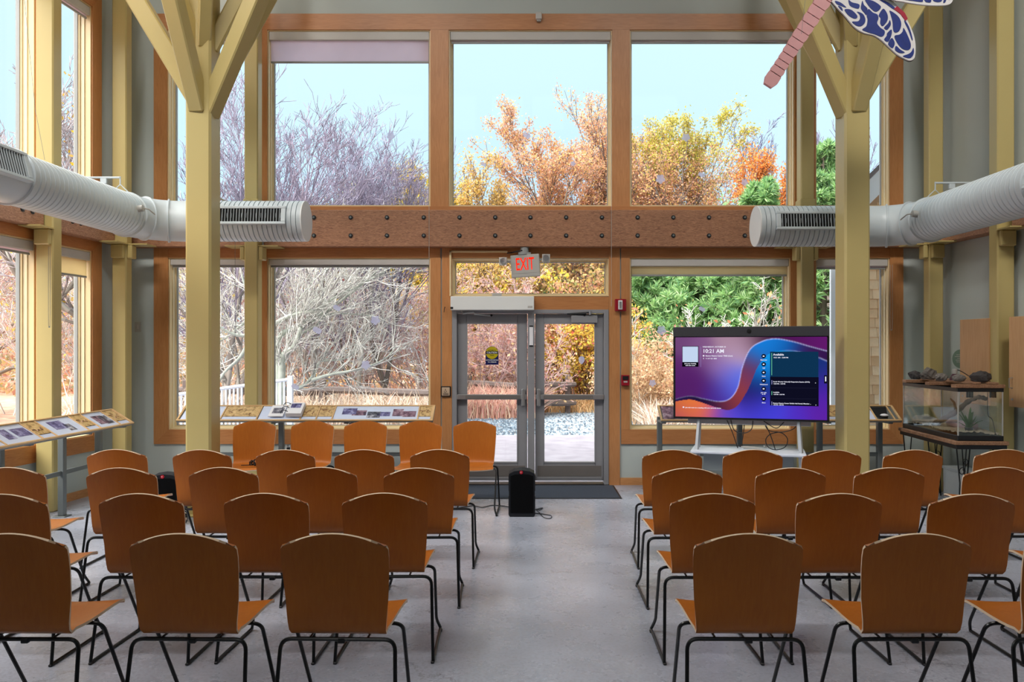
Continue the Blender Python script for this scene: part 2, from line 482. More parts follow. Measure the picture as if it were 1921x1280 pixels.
rr_ = N.new('ShaderNodeMapRange'); rr_.inputs['To Min'].default_value = .16; rr_.inputs['To Max'].default_value = .4
L.new(n3.outputs['Fac'], rr_.inputs['Value']); L.new(rr_.outputs[0], b.inputs['Roughness'])
bp = N.new('ShaderNodeBump'); bp.inputs['Strength'].default_value = .03; bp.inputs['Distance'].default_value = .003
L.new(n2.outputs['Fac'], bp.inputs['Height']); L.new(bp.outputs[0], b.inputs['Normal'])
b.inputs['Specular IOR Level'].default_value = 1.0
M['floor'] = fm
xb = CX + SPL * (D - YB) + .3
mb = MB(); mb.box((-xb, YB - .2, -.2), (xb, D + .2, 0))
tag(mb.build('floor', M['floor']), 'grey polished concrete floor with hairline cracks', kind='structure')

mb = MB(); mb.box((-xb, YB - .2, CEIL), (xb, D + .2, CEIL + .2))
tag(mb.build('ceiling', paint('ceiling_paint', rgb(206, 204, 196), .8)), 'high pale ceiling', kind='structure')

# window wall: solid pieces around the openings
mb = MB()
def fw(px0, px1, z0, z1):
    mb.box((sx(px0), 0, z0), (sx(px1), .2, z1), M=FR)
fw(205, 315, 0, CEIL); fw(1668, 1777, 0, CEIL)
fw(315, 1668, ZIT, CEIL); fw(315, 1668, ZLH, ZUB)
fw(315, 846, 0, ZSG); fw(1144, 1668, 0, ZSG)
for a_, b_ in ((486, 502), (1482, 1529), (808, 846), (1144, 1181)): fw(a_, b_, ZSG, ZLH)
for a_, b_ in ((486, 502), (1490, 1529), (808, 842), (1148, 1181)): fw(a_, b_, ZUB, ZIT)
fw(846, 1144, zz(583), zz(556))
tag(mb.build('wall_front', M['wall']), 'sage grey window wall around the tall glazing', kind='structure')

# side walls
def side_wall(FM, sgn, name, openings, label, ztop=CEIL):
    m = MB(); t1 = (D - YB) * nrm
    def sw(t0, t1_, z0, z1): m.box((sgn*t0, 0, z0), (sgn*t1_, .2, z1), M=FM)
    tt = 0
    for (a, b_) in openings:
        sw(tt, a, 0, ztop); sw(a, b_, 0, ZSG); sw(a, b_, ZLH, ZUB); sw(a, b_, ZIT, ztop); tt = b_
    sw(tt, t1, 0, ztop)
    if ztop < CEIL:                                   # added clerestory strip, out of view, brightens the opposite side wall
        for a, b_ in ((0, 1.0), (2.9, 3.1), (5.0, 5.2), (7.1, t1)): sw(a, b_, ztop, 8.7)
        sw(0, t1, 8.7, CEIL)
    tag(m.build(name, M['wall']), label, kind='structure')
OPL = [(.64, 1.3), (1.5, 3.3), (3.7, 5.6)]
side_wall(FL, -1, 'wall_left', OPL, 'sage grey side wall with tall windows', 6.3)
side_wall(FRR, 1, 'wall_right', [], 'sage grey side wall behind the glass tank')
# rear wall with a clerestory strip
mb = MB(); CL = [(-4.6, -3.2), (-2.6, -1.6), (-1.1, -.15), (.15, 1.1), (1.6, 2.6), (3.2, 4.6)]
mb.box((-xb, YB - .2, 0), (xb, YB, 8.35)); mb.box((-xb, YB - .2, 9.45), (xb, YB, CEIL))
xx = -xb
for a_, b_ in CL + [(xb, xb)]:
    mb.box((xx, YB - .2, 8.35), (a_, YB, 9.45)); xx = b_
tag(mb.build('wall_back', M['wall']), 'sage grey rear wall with clerestory openings', kind='structure')

# baseboards
def basebd(name, FM, segs, mat, label):
    m = MB()
    for a, b_ in segs:
        m.box((a, -.018, .0), (b_, .0, .055), M=FM); m.box((a, -.014, .055), (b_, .0, .085), M=FM)
    tag(m.build(name, mat), label, kind='structure')
M['base_y'] = wood('baseboard_wood_side', rgb(196, 134, 80), rgb(218, 160, 104), (9, 1, 9), 5, .4, .02)
M['trim_y'] = wood('trim_wood_side', rgb(176, 108, 58), rgb(202, 136, 80), (9, .9, 9), 5, .38, .02, streak=.9)
basebd('baseboard_front', FR, [(sx(236), sx(826)), (sx(1163), sx(1744))], M['base'], 'maple baseboard under the windows')
basebd('baseboard_left', FL, [(-12, -.02)], M['base_y'], 'maple baseboard along the windowed side wall')
basebd('baseboard_right', FRR, [(.02, 12)], M['base_y'], 'maple baseboard along the side wall by the tank')

# casings: one board per piece
TRI = [0]
def casing(label, boards):
    """boards: (frame, polygon in (along, up), o0, o1, material)"""
    TRI[0] += 1
    P0 = boards[0][0] @ Vector((boards[0][1][0][0], 0, boards[0][1][0][1]))
    e = empty('trim_%d' % TRI[0], P0, label, kind='structure')
    for FM, poly, o0, o1, mat in boards:
        m = MB()
        pts = [FM @ Vector((a, o0, z)) for a, z in poly]
        d = (FM @ Vector((0, o1, 0))) - (FM @ Vector((0, o0, 0)))
        m.prism(pts, d)
        m.build('casing_board', mat, e, fix=True)
    return e
def rect(a, b_, z0, z1): return [(a, z0), (b_, z0), (b_, z1), (a, z1)]
g = .0012
V_, H_ = M['trim'], M['trim_h']
xl0, xl1, xr0, xr1 = sx(290), sx(315), sx(1668), sx(1693)
casing('broad orange maple casing around the upper windows', [
    (FR, [(xl0, ZT), (xl1 - g, ZIT - g), (xl1 - g, ZBT - .02), (xl0, ZBT - .02)], -.022, .01, V_),
    (FR, [(xl0, ZT), (xr1, ZT), (xr0, ZIT), (xl1, ZIT)], -.022, .01, H_),
    (FR, [(xr1, ZT), (xr1, ZBT - .02), (xr0 + g, ZBT - .02), (xr0 + g, ZIT - g)], -.022, .01, V_),
    (FR, rect(sx(486), sx(502), ZUB, ZIT - g), -.022, .01, V_),
    (FR, rect(sx(808), sx(842), ZUB, ZIT - g), -.022, .01, V_),
    (FR, rect(sx(1148), sx(1181), ZUB, ZIT - g), -.022, .01, V_),
    (FR, rect(sx(1490), sx(1529), ZUB, ZIT - g), -.022, .01, V_),
    (FR, rect(xl1, xr0, ZUB - .05, ZUB - g), -.03, .01, H_)])
zf = 0.0
casing('broad orange maple casing around the lower windows and doors', [
    (FR, [(xl0, ZTB), (xl1 - g + .012, ZSG), (xl1 - g + .012, ZBB + .02), (xl0, ZBB + .02)], -.022, .01, V_),
    (FR, rect(xl1 + .013, sx(826), ZLH, ZBB + .02), -.022, .01, H_),
    (FR, rect(sx(1165), xr0 - .001, ZLH, ZBB + .02), -.022, .01, H_),
    (FR, [(xl0, ZTB), (sx(826), ZTB), (sx(826), ZSG), (xl1 + .012, ZSG)], -.022, .01, H_),
    (FR, [(sx(1165), ZTB), (xr1, ZTB), (xr0, ZSG), (sx(1165), ZSG)], -.022, .01, H_),
    (FR, [(xr1, ZTB), (xr1, ZBB + .02), (xr0 + g, ZBB + .02), (xr0 + g, ZSG)], -.022, .01, V_),
    (FR, rect(sx(486), sx(502), ZSG + g, ZLH - g), -.022, .01, V_),
    (FR, rect(sx(1482), sx(1529), ZSG + g, ZLH - g), -.022, .01, V_),
    (FR, rect(sx(808), sx(827), ZSG + g, ZLH - g), -.022, .01, V_),
    (FR, rect(sx(1165), sx(1181), ZSG + g, ZLH - g), -.022, .01, V_),
    (FR, rect(sx(829.5), sx(848), 0, ZBB + .02), -.022, .01, V_),
    (FR, rect(sx(1142), sx(1162.5), 0, ZBB + .02), -.022, .01, V_),
    (FR, rect(sx(848) + g, sx(1142) - g, zz(484), ZBB + .02), -.022, .01, H_),
    (FR, rect(sx(848) + g, sx(1142) - g, zz(583), zz(557)), -.022, .01, H_)])
def lp(t0, t1, z0, z1): return [(-t1, z0), (-t0, z0), (-t0, z1), (-t1, z1)]
bl = []
for (z0, z1, zo0, zo1) in ((ZUB, ZIT, ZBT - .02, ZT), (ZSG, ZLH, ZTB, ZBB + .02)):
    bl += [(FL, [(-.64, z0), (-.48, zo0), (-.48, zo1), (-.64, z1)], -.022, .01, V_),
           (FL, [(-5.6, zo0), (-.48, zo0), (-.64 - g, z0), (-5.6, z0)], -.022, .01, M['trim_y']),
           (FL, [(-5.6, z1), (-.64 - g, z1), (-.48, zo1), (-5.6, zo1)], -.022, .01, M['trim_y']),
           (FL, lp(1.3, 1.5, z0 + g, z1 - g), -.022, .01, V_), (FL, lp(3.3, 3.7, z0 + g, z1 - g), -.022, .01, V_)]
casing('orange maple casing around the tall windows of the side wall', bl)

# windows: stepped pale frame, cream sash, glazing bead, one pane
WIN = [0]
DEC = {}
def window(FM, a, b_, z0, z1, label):
    WIN[0] += 1
    if a > b_: a, b_ = b_, a
    e = empty('window_%d' % WIN[0], FM @ Vector(((a+b_)/2, .1, z0)), label, kind='structure')
    def ring(name, w0, w1, o0, o1, mat):
        m = MB()
        m.box((a+w0, o0, z0+w0), (a+w1, o1, z1-w0), M=FM); m.box((b_-w1, o0, z0+w0), (b_-w0, o1, z1-w0), M=FM)
        m.box((a+w1, o0, z0+w0), (b_-w1, o1, z0+w1), M=FM); m.box((a+w1, o0, z1-w1), (b_-w1, o1, z1-w0), M=FM)
        return m.build(name, mat, e)
    ring('frame', 0, .014, -.006, .06, M['pale'])
    ring('frame', 0, .024, .06, .105, M['cream'])
    s_ = ring('sash', 0, .036, .105, .17, M['pale'])
    ring('glazing_bead', .036, .043, .125, .165, M['vinyl'])
    m = MB(); m.box((a+.03, .14, z0+.03), (b_-.03, .148, z1-.03), M=FM)
    m.build('pane', M['glass'], e)
    e['fr'] = 0
    DEC[e.name] = (FM, e)
    return e
WU = [window(FR, sx(p), sx(q), ZUB, ZIT, l) for p, q, l in (
    (315, 486, 'narrow upper window crossed by the tree column'), (502, 808, 'upper window with its shade partly lowered'),
    (842, 1148, 'upper middle window above the exit doors'), (1181, 1490, 'upper window behind the dragonfly tail'),
    (1529, 1668, 'narrow upper window beside the shingled wing'))]
WLW = [window(FR, sx(p), sx(q), ZSG, ZLH, l) for p, q, l in (
    (317, 486, 'narrow lower window crossed by the tree column'), (502, 808, 'lower window above the long exhibit counter'),
    (1181, 1482, 'lower window behind the big screen'), (1529, 1668, 'narrow lower window beside the shingled wing'))]
WTR = window(FR, sx(847), sx(1143), zz(556), zz(484), 'wide low transom window over the doors')
WSL = []
for k, (a_, b_) in enumerate(OPL):
    WSL.append(window(FL, -b_, -a_, ZSG, ZLH, ['lower side window nearest the corner column', 'lower side window beyond the yellow pilaster', 'third lower side window along the side wall'][min(k, 2)]))
    WSL.append(window(FL, -b_, -a_, ZUB, ZIT, ['upper side window nearest the corner column', 'upper side window beyond the yellow pilaster', 'third upper side window along the side wall'][min(k, 2)]))

# leaf-shaped bird decals stuck on the panes
def decal(win, px, py, r, kind):
    FM, e = DEC[win.name]
    d_ = D + .138
    c = PX(px, py, d_); r = r * d_ / F
    pts = []
    rng = random.Random(px * 7 + py)
    n = 30
    for i in range(n):
        a = 2*math.pi*i/n
        if kind == 'oval': q = r * (1 + .28*math.cos(2*a + 1))
        elif kind == 'maple': q = r * (.8 + .35*abs(math.cos(2.5*a + .6)))
        else: q = r * (.9 + .18*math.cos(5*a + rng.random()*.2))
        pts.append(c + Vector((q*math.cos(a), 0, q*math.sin(a))))
    m = MB(); m.prism(pts, (0, .0015, 0)); m.build('leaf_decal', M['decal'], e, fix=True)
for w_, lst in ((WU[1], [(578, 266, 7, 'maple'), (661, 313, 5, 'oval'), (733, 255, 7, 'maple')]),
                (WU[2], [(988, 254, 6, 'oval'), (907, 308, 4.5, 'oval'), (1075, 307, 5, 'round')]),
                (WU[3], [(1287, 258, 7, 'maple'), (1239, 336, 8, 'maple'), (1316, 328, 5, 'oval'), (1397, 342, 6, 'maple')]),
                (WLW[1], [(632, 578, 6, 'oval'), (595, 620, 7, 'oval'), (704, 601, 8, 'maple'), (686, 685, 8, 'maple'), (554, 726, 6, 'oval')]),
                (WLW[2], [(1241, 620, 8, 'maple'), (1317, 580, 5, 'oval'), (1224, 719, 6, 'maple')])):
    for px_, py_, r_, k_ in lst: decal(w_, px_, py_, r_, k_)

# roller shades
def shade(FM, a, b_, ztop, drop, label, h=.115, fab=None):
    if a > b_: a, b_ = b_, a
    e = empty('roller_shade', FM @ Vector(((a+b_)/2, .04, ztop - h)), label, 'window shade', 'roller shades in the window heads')
    m = MB(); m.cbox((a+.016, -.004, ztop-h), (b_-.016, .075, ztop-.015), .006, M=FM); m.build('cassette', M['cassette'], e)
    m = MB(); m.box((a+.03, .03, ztop-h-drop), (b_-.03, .034, ztop-h), M=FM); m.build('fabric', fab or M['shade'], e)
    m = MB(); m.cbox((a+.03, .022, ztop-h-drop-.022), (b_-.03, .042, ztop-h-drop), .004, M=FM); m.build('hem_bar', M['vinyl'], e)
M['shade_c'] = sheer('cream_shade_fabric', rgb(230, 218, 184))
hU = .125
shade(FR, sx(315), sx(486), ZIT, .02, 'rolled-up shade of the upper window behind the tree column near the side windows')
shade(FR, sx(502), sx(808), ZIT, .245, 'lilac-grey shade hanging partly down in the upper window')
shade(FR, sx(842), sx(1148), ZIT, .012, 'rolled-up shade of the upper window over the doors')
shade(FR, sx(1181), sx(1490), ZIT, .012, 'rolled-up shade of the upper window behind the dragonfly')
shade(FR, sx(1529), sx(1668), ZIT, .012, 'rolled-up shade of the narrow upper window by the shingled wing')
shade(FR, sx(317), sx(486), ZLH, .004, 'rolled-up shade of the narrow lower window behind the tree column', .085)
shade(FR, sx(502), sx(808), ZLH, .004, 'rolled-up shade of the lower window over the long exhibit counter', .085)
shade(FR, sx(1181), sx(1482), ZLH, .095, 'cream shade just lowered above the big screen', .1, M['shade_c'])
shade(FR, sx(1529), sx(1668), ZLH, .012, 'rolled-up shade of the narrow lower window by the shingled wing', .1)
shade(FL, -1.3, -.64, ZLH, .17, 'cream shade lowered a hand in the lower side window by the corner', .11, M['shade_c'])
shade(FL, -3.3, -1.5, ZLH, .02, 'rolled-up shade of the lower side window past the pilaster', .11)
shade(FL, -1.3, -.64, ZIT, .02, 'rolled-up shade of the upper side window by the corner', .11)
shade(FL, -3.3, -1.5, ZIT, .02, 'rolled-up shade of the upper side window past the pilaster', .11)

# shade pull chains and the thin cords
def cord(name, pts, r, mat, label, cat='cord'):
    m = MB(); m.tube(pts, r, 6); return tag(m.build(name, mat, smooth=True), label, cat)
cord('pull_chain', smooth_path([PX(91, 462, 7.5), PX(91, 600, 7.5), PX(92.5, 612, 7.5), PX(94, 600, 7.5), PX(94, 462, 7.5)], 5), .0022, M['steel'], 'looped shade pull chain hanging over the yellow side pilaster')
cord('pull_chain', smooth_path([PX(1670, 497, 9.08), PX(1670, 608, 9.08), PX(1672, 618, 9.08), PX(1674, 608, 9.08), PX(1674, 497, 9.08)], 5), .0022, M['grey'], 'looped shade pull chain by the casing near the tank')
cord('pull_chain', [PX(805, 66, 8.95), PX(805, 500, 8.95)], .0022, M['grey'], 'thin cord hanging down past the beam beside the transom')
cord('pull_chain', [PX(1147, 66, 8.95), PX(1147, 575, 8.95)], .0022, M['grey'], 'thin cord hanging down the beam above the red strobe')
cord('pull_chain', [PX(441, 455, 8.75), PX(441, 640, 8.75)], .002, M['steel'], 'thin cord in front of the narrow window under the duct')
cord('pull_chain', [PX(44, -20, 7.4), PX(66, 205, 7.4), PX(84, 300, 7.4)], .002, M['steel'], 'thin slanting cord above the duct by the side pilaster')

# laminated timber beams with bolts
bolt_me = None
def beam(name, FM, segs, mat, label, bolts, o0=-.15):
    e = empty(name, FM @ Vector((segs[0][0], 0, ZBB)), label, 'beam')
    for a, b_ in segs:
        m = MB(); m.cbox((a+.002, o0, ZBB), (b_-.002, .0, ZBT), .006, M=FM); m.build('beam_length', mat, e)
    global bolt_me
    off = ORG[e.name]
    for a in bolts:
        for z in (zz(411) * .985 + .04, zz(445)*.985+.04):
            m = MB(); c = FM @ Vector((a, o0, z)); q = (FM @ Vector((a, o0-.1, z)) - c).normalized()
            m.cyl(c, c + q*.006, .026, 14, 0); m.cyl(c + q*.006, c + q*.02, .013, 6, 1)
            m.build('bolt', [M['black'], M['steel']], e)
    return e
def bxp(px): return (px - VX) * 9.0 / F
s0 = -4.66
beam('timber_beam', FR, [(s0, -3.285), (-3.10, bxp(805)), (bxp(805), bxp(1147)), (bxp(1147), 3.14), (3.315, -s0)], M['beam'], 'thick bolted timber beam crossing the window wall',
     [bxp(p) for p in (455, 522, 589, 658, 726, 795, 862, 929, 995, 1062, 1129, 1196, 1263, 1330, 1397, 1464)] )
beam('timber_beam', FL, [(-8, -1.56), (-1.38, -.14)], M['beam_s'], 'bolted timber beam along the windowed side wall under the duct', [-1.85, -1.72, -1.15, -1.02, -.5, -.4])
beam('timber_beam', FRR, [(.14, 1.35), (1.56, 8)], M['beam_s'], 'bolted timber beam along the side wall over the tank', [1.02, 1.15, 1.75, 1.88])

# yellow steel pilasters and corner columns
def pilaster(name, x0, x1, y0, y1, label, wings, inx):
    e = empty(name, ((x0+x1)/2, (y0+y1)/2, 0), label, 'column', 'yellow steel columns along the walls')
    m = MB(); m.cbox((x0, y0, 0), (x1, y1, CEIL), .012); m.build('shaft', M['yellow'], e)
    for (ax, sg) in wings:
        m = MB()
        if ax == 'x':
            xe = x1 if sg > 0 else x0
            m.box((xe, y0 + .01, ZBB - .014), (xe + sg*.23, y1 + .1, ZBB - .001)); m.build('bearing_plate', M['yellow'], e)
            m = MB(); m.cbox((xe, y0 + .01, ZBB - .17), (xe + sg*.055, y1 - .005, ZBB - .014), .01); m.build('bracket', M['yellow'], e)
        else:
            ye = y0
            m.box((x0 - .02, ye - .23, ZBB - .014), (x1 + .02, ye, ZBB - .001)); m.build('bearing_plate', M['yellow'], e)
            m = MB(); m.cbox((x0 + .01, ye - .05, ZBB - .17), (x1 - .01, ye, ZBB - .014), .01); m.build('bracket', M['yellow'], e)
    m = MB(); m.cbox((x0 - .012, y0 - .012, ZBT), (x1 + .012, y1 + .01, ZBT + .1), .01); m.build('sleeve', M['yellow'], e)
pilaster('yellow_column', -3.27, -3.112, 8.85, 9.0, 'yellow square steel column at the window wall by the tree column near the side windows', [('x', 1), ('x', -1)], 1)
pilaster('yellow_column', 3.15, 3.305, 8.85, 9.0, 'yellow square steel column at the window wall behind the big screen', [('x', 1), ('x', -1)], -1)
pilaster('yellow_column', -4.715, -4.55, 8.70, 8.83, 'yellow square steel column in the corner beside the light switch', [('x', 1), ('y', -1)], 1)
pilaster('yellow_column', 4.55, 4.715, 8.70, 8.83, 'yellow square steel column in the corner behind the glass tank', [('x', -1), ('y', -1)], -1)
pilaster('yellow_column', -4.875, -4.70, 7.6, 7.75, 'yellow square steel column between the side windows', [('y', -1)], 1)
pilaster('yellow_column', 4.70, 4.875, 7.68, 7.83, 'yellow square steel column between the wall cabinets', [('y', -1)], -1)
# ------------------------------------------------------------------ tree columns: trunk with splayed branches
def tree_column(mx, label):
    x0 = mx * 3.186; y0 = 7.41
    e = empty('tree_column', (x0, y0 + .125, 0), label, 'column', 'branching tree columns')
    m = MB(); m.cbox((x0-.124, y0, 0), (x0+.124, y0+.25, 6.2), .02); m.build('trunk', M['yellow'], e)
    m = MB(); m.cbox((x0-.16, y0-.035, 0), (x0+.16, y0+.285, .02), .004); m.build('base_plate', M['yellow'], e)
    def branch(az, z, w, tilt, L=3.4, r0=.1):
        """az: 0 = towards the room centre line, 90 = towards the camera"""
        a = math.radians(az)
        h = Vector((-mx*math.cos(a), -math.sin(a), 0))
        ax = (h*math.sin(math.radians(tilt)) + Vector((0,0,1))*math.cos(math.radians(tilt))).normalized()
        c = Vector((x0, y0+.125, z)) + h*r0
        side = Vector((-h.y, h.x, 0)); nor = side.cross(ax)
        Mx = Matrix(((side.x, nor.x, ax.x, c.x), (side.y, nor.y, ax.y, c.y), (side.z, nor.z, ax.z, c.z), (0,0,0,1)))
        m = MB(); m.cbox((-w/2, -w*.55, -.08), (w/2, w*.55, L), .012, M=Mx); m.build('branch', M['yellow'], e, fix=True)
    zn = EYE - (195 - VY) * 7.5 / F
    branch(180, zn + .12, .155, 31)
    branch(97, zn - .0, .15, 27)
    branch(20, zn - .03, .155, 29)
    branch(-68, zn + .1, .15, 31)
    for az in (128, 62, -22, 215): branch(az, zn + .62, .12, 24, 2.6)
    return e
tree_column(-1, 'tree-like yellow steel column with splayed branches near the side windows')
tree_column(1, 'tree-like yellow steel column with splayed branches between screen and tank')

# ------------------------------------------------------------------ spiral ducts
def duct(mx, label, zc, xe, elbow_px):
    r = .22; yc = 8.4; xs = 4.17
    e = empty('ventilation_duct', (mx*3.3, 8.0, zc - r), label, 'air duct', 'white spiral ventilation ducts')
    # centre line: end cap -> elbow -> along the side wall towards the camera
    R = .42
    def P(s):
        """s = distance from the end cap"""
        L1 = xs - R - xe
        if s < L1: return Vector((mx*(xe + s), yc, zc)), Vector((mx, 0, 0))
        s -= L1
        La = R*math.pi/2
        if s < La:
            a = s/R
            return Vector((mx*(xs - R + R*math.sin(a)), yc - R*(1-math.cos(a)), zc)), Vector((mx*math.cos(a), -math.sin(a), 0))
        s -= La
        return Vector((mx*(xs + .02*s), yc - R - s, zc)), Vector((mx*.02, -1, 0)).normalized()
    def sweep(m, ss, rr, n=40):
        rings = []
        for s, rad in zip(ss, rr):
            c, t = P(s); B = Vector((-t.y, t.x, 0)).normalized()
            rings.append([c + (B*math.cos(2*math.pi*j/n) + Vector((0,0,1))*math.sin(2*math.pi*j/n))*rad for j in range(n)])
        vs = [p for q in rings for p in q]
        fs = [(i*n+j, i*n+(j+1)%n, (i+1)*n+(j+1)%n, (i+1)*n+j) for i in range(len(ss)-1) for j in range(n)]
        m.add(vs, fs)
    def spiral(s0, s1, pitch, name='spiral_section'):
        m = MB(); ss, rr = [], []
        s = s0
        while s < s1 - pitch*.5:
            for f, q in ((0, .0), (.8, .0), (.83, -.012), (.91, -.012), (.94, .003), (.98, .003)):
                ss.append(s + f*pitch); rr.append(r + q)
            s += pitch
        ss.append(s1); rr.append(r)
        sweep(m, ss, rr); return m.build(name, M['duct'], e, smooth=True, fix=True)
    def plain(s0, s1, name='smooth_section', rad=None, n=10):
        m = MB(); rad = rad or r
        ss = [s0 + (s1-s0)*k/n for k in range(n+1)]
        sweep(m, ss, [rad]*(n+1)); return m.build(name, M['duct'], e, smooth=True, fix=True)
    def collar(s):
        m = MB(); sweep(m, [s-.014, s-.009, s+.009, s+.014], [r, r+.016, r+.016, r], 40); m.build('collar', M['duct'], e, smooth=True, fix=True)
    L1 = xs - R - xe; La = R*math.pi/2
    m = MB(); c, t = P(0); m.cyl(c, c - t*.012, r, 40); m.build('end_cap', M['white'], e, smooth=True)
    spiral(0, L1 - .14, .052)
    plain(L1 - .14, L1 + La*.25); plain(L1 + La*.25, L1 + La*.62); plain(L1 + La*.62, L1 + La + .02)
    for s in (L1 - .14, L1 + La*.25, L1 + La*.62): collar(s)
    sA = L1 + La + .02; sB = sA + 1.75
    spiral(sA, sB, .062)
    collar(sB)
    plain(sB, sB + 3.2); collar(sA)
    # grilles: frame, dark backing and fins
    def grille(s0, s1, az, h):
        """rectangular register on the duct flank facing az (0 = camera side of the first run / room side of the second)"""
        c0, t = P((s0+s1)/2)
        out = Vector((0, -1, 0)) if s0 < L1 else Vector((-mx, 0, 0))
        ca = math.radians(az); o = (out*math.cos(ca) + Vector((0,0,1))*math.sin(ca)).normalized()
        upv = Vector((0,0,1)) - o*o.z; upv.normalize()
        tx = t if (t.cross(o)).dot(upv) > 0 else -t
        c = c0 + o*(r - .036); w = (s1-s0)/2
        Mx = Matrix(((t.x, o.x, upv.x, c.x), (t.y, o.y, upv.y, c.y), (t.z, o.z, upv.z, c.z), (0,0,0,1)))
        g_ = empty('grille', ORG[e.name], parent=e)
        m = MB(); fwid = .028
        m.cbox((-w, 0, -h/2), (w, .05, -h/2+fwid), .004, M=Mx); m.cbox((-w, 0, h/2-fwid), (w, .05, h/2), .004, M=Mx)
        m.cbox((-w, 0, -h/2+fwid), (-w+.05, .05, h/2-fwid), .004, M=Mx); m.cbox((w-.05, 0, -h/2+fwid), (w, .05, h/2-fwid), .004, M=Mx)
        m.build('grille_frame', M['duct'], g_, fix=True)
        m = MB(); m.box((-w+.05, .022, -h/2+fwid), (w-.05, .037, h/2-fwid), M=Mx); m.build('grille_backing', M['dark'], g_, fix=True)
        k = int((2*w-.1)/.03)
        for i in range(k):
            x = -w + .05 + (2*w-.1)*(i+.5)/k
            m = MB(); m.box((x-.0018, .037, -h/2+fwid), (x+.0018, .047, h/2-fwid), M=Mx); m.build('fin', M['grey'] if False else M['duct'], g_, fix=True)
    grille(.15, .92, 8, .2)
    grille(sB + .06, sB + 2.2, 14, .24)
    # damper handle
    c, t = P(sA + .16); o = Vector((-mx*.93, 0, .12)).normalized()
    m = MB(); m.cyl(c + o*(r-.02), c + o*(r+.05), .034, 18); m.cyl(c + o*(r+.045), c + o*(r+.052), .024, 14); h_ = m.build('damper_handle', M['grey'], e, smooth=True)
    m = MB(); m.tube([c + o*(r+.05), c + o*(r+.09) + Vector((0,.03,-.01)), c + o*(r+.11) + Vector((0,.12,-.05))], .007, 8); m.build('lever', M['grey'], h_, smooth=True)
    # hangers: bracket arm from the column, hook and strap
    for s in (sA + .1, sB + .1):
        c, t = P(s); top = c + Vector((0,0,r+.13))
        xw = mx*4.72
        m = MB(); m.cbox((min(top.x, xw), top.y-.012, top.z), (max(top.x, xw), top.y+.012, top.z+.018), .003); m.box((top.x + mx*.14, top.y-.01, top.z-.05), (top.x + mx*.2, top.y+.01, top.z)); k_ = m.build('hanger', M['duct'], e)
        m = MB(); m.cyl(top + Vector((0,0,.02)), top - Vector((0,0,.07)), .007, 8)
        m.tube([top - Vector((0,0,.06)), c + Vector((-mx*.12, -.0, r-.045))], .005, 6); m.tube([top - Vector((0,0,.06)), c + Vector((mx*.12, 0, r-.045))], .005, 6)
        m.build('hanger_rod', M['duct'], k_)
    c, t = P(1.1); top = c + Vector((0,.0,r+.1))
    m = MB(); m.cbox((top.x-.012, top.y-.02, top.z), (top.x+.012, 9.1, top.z+.018), .003); m.tube([top, c + Vector((.1,-.05,r-.03))], .006, 6); m.tube([top, c + Vector((-.1,.0,r-.03))], .006, 6); m.build('hanger', M['duct'], e)
duct(-1, 'white spiral duct with grilles turning the corner by the side windows', 3.017, 2.43, 0)
duct(1, 'white spiral duct with grilles turning the corner above the tank', 2.962, 2.50, 0)

# ------------------------------------------------------------------ exit doors
e = empty('door_1', (sx(995), D + .05, 0), 'grey metal frame of the double exit doors', kind='structure')
def fbx(m, px0, py0, px1, py1, o0, o1, c=.003):
    d_ = D + o0; u_ = d_ / F
    m.cbox(((px0-VX)*u_, D+o0, max(0, EYE-(py1-VY)*u_)), ((px1-VX)*u_, D+o1, EYE-(py0-VY)*u_), c)
for q in ((848, 583, 857, 912), (1133, 583, 1142, 912), (990, 583, 1003, 912)):
    m = MB(); fbx(m, *q, -.03, .1); m.build('jamb', M['alu'], e)
m = MB(); fbx(m, 848, 581, 1142, 588, -.028, .1); m.build('head', M['alu'], e)
m = MB(); m.cbox((sx(848), D - .03, 0), (sx(1142), D + .16, .014), .004); m.build('threshold', M['black'], e)
m = MB(); fbx(m, 993, 612, 1000, 650, -.034, -.03, .001); m.build('notice_strip', M['paper'], e)
for y_ in (611, 648):
    m = MB(); fbx(m, 993, y_, 1000, y_+2.5, -.036, -.033, .0005); m.build('notice_band', M['black'], e)
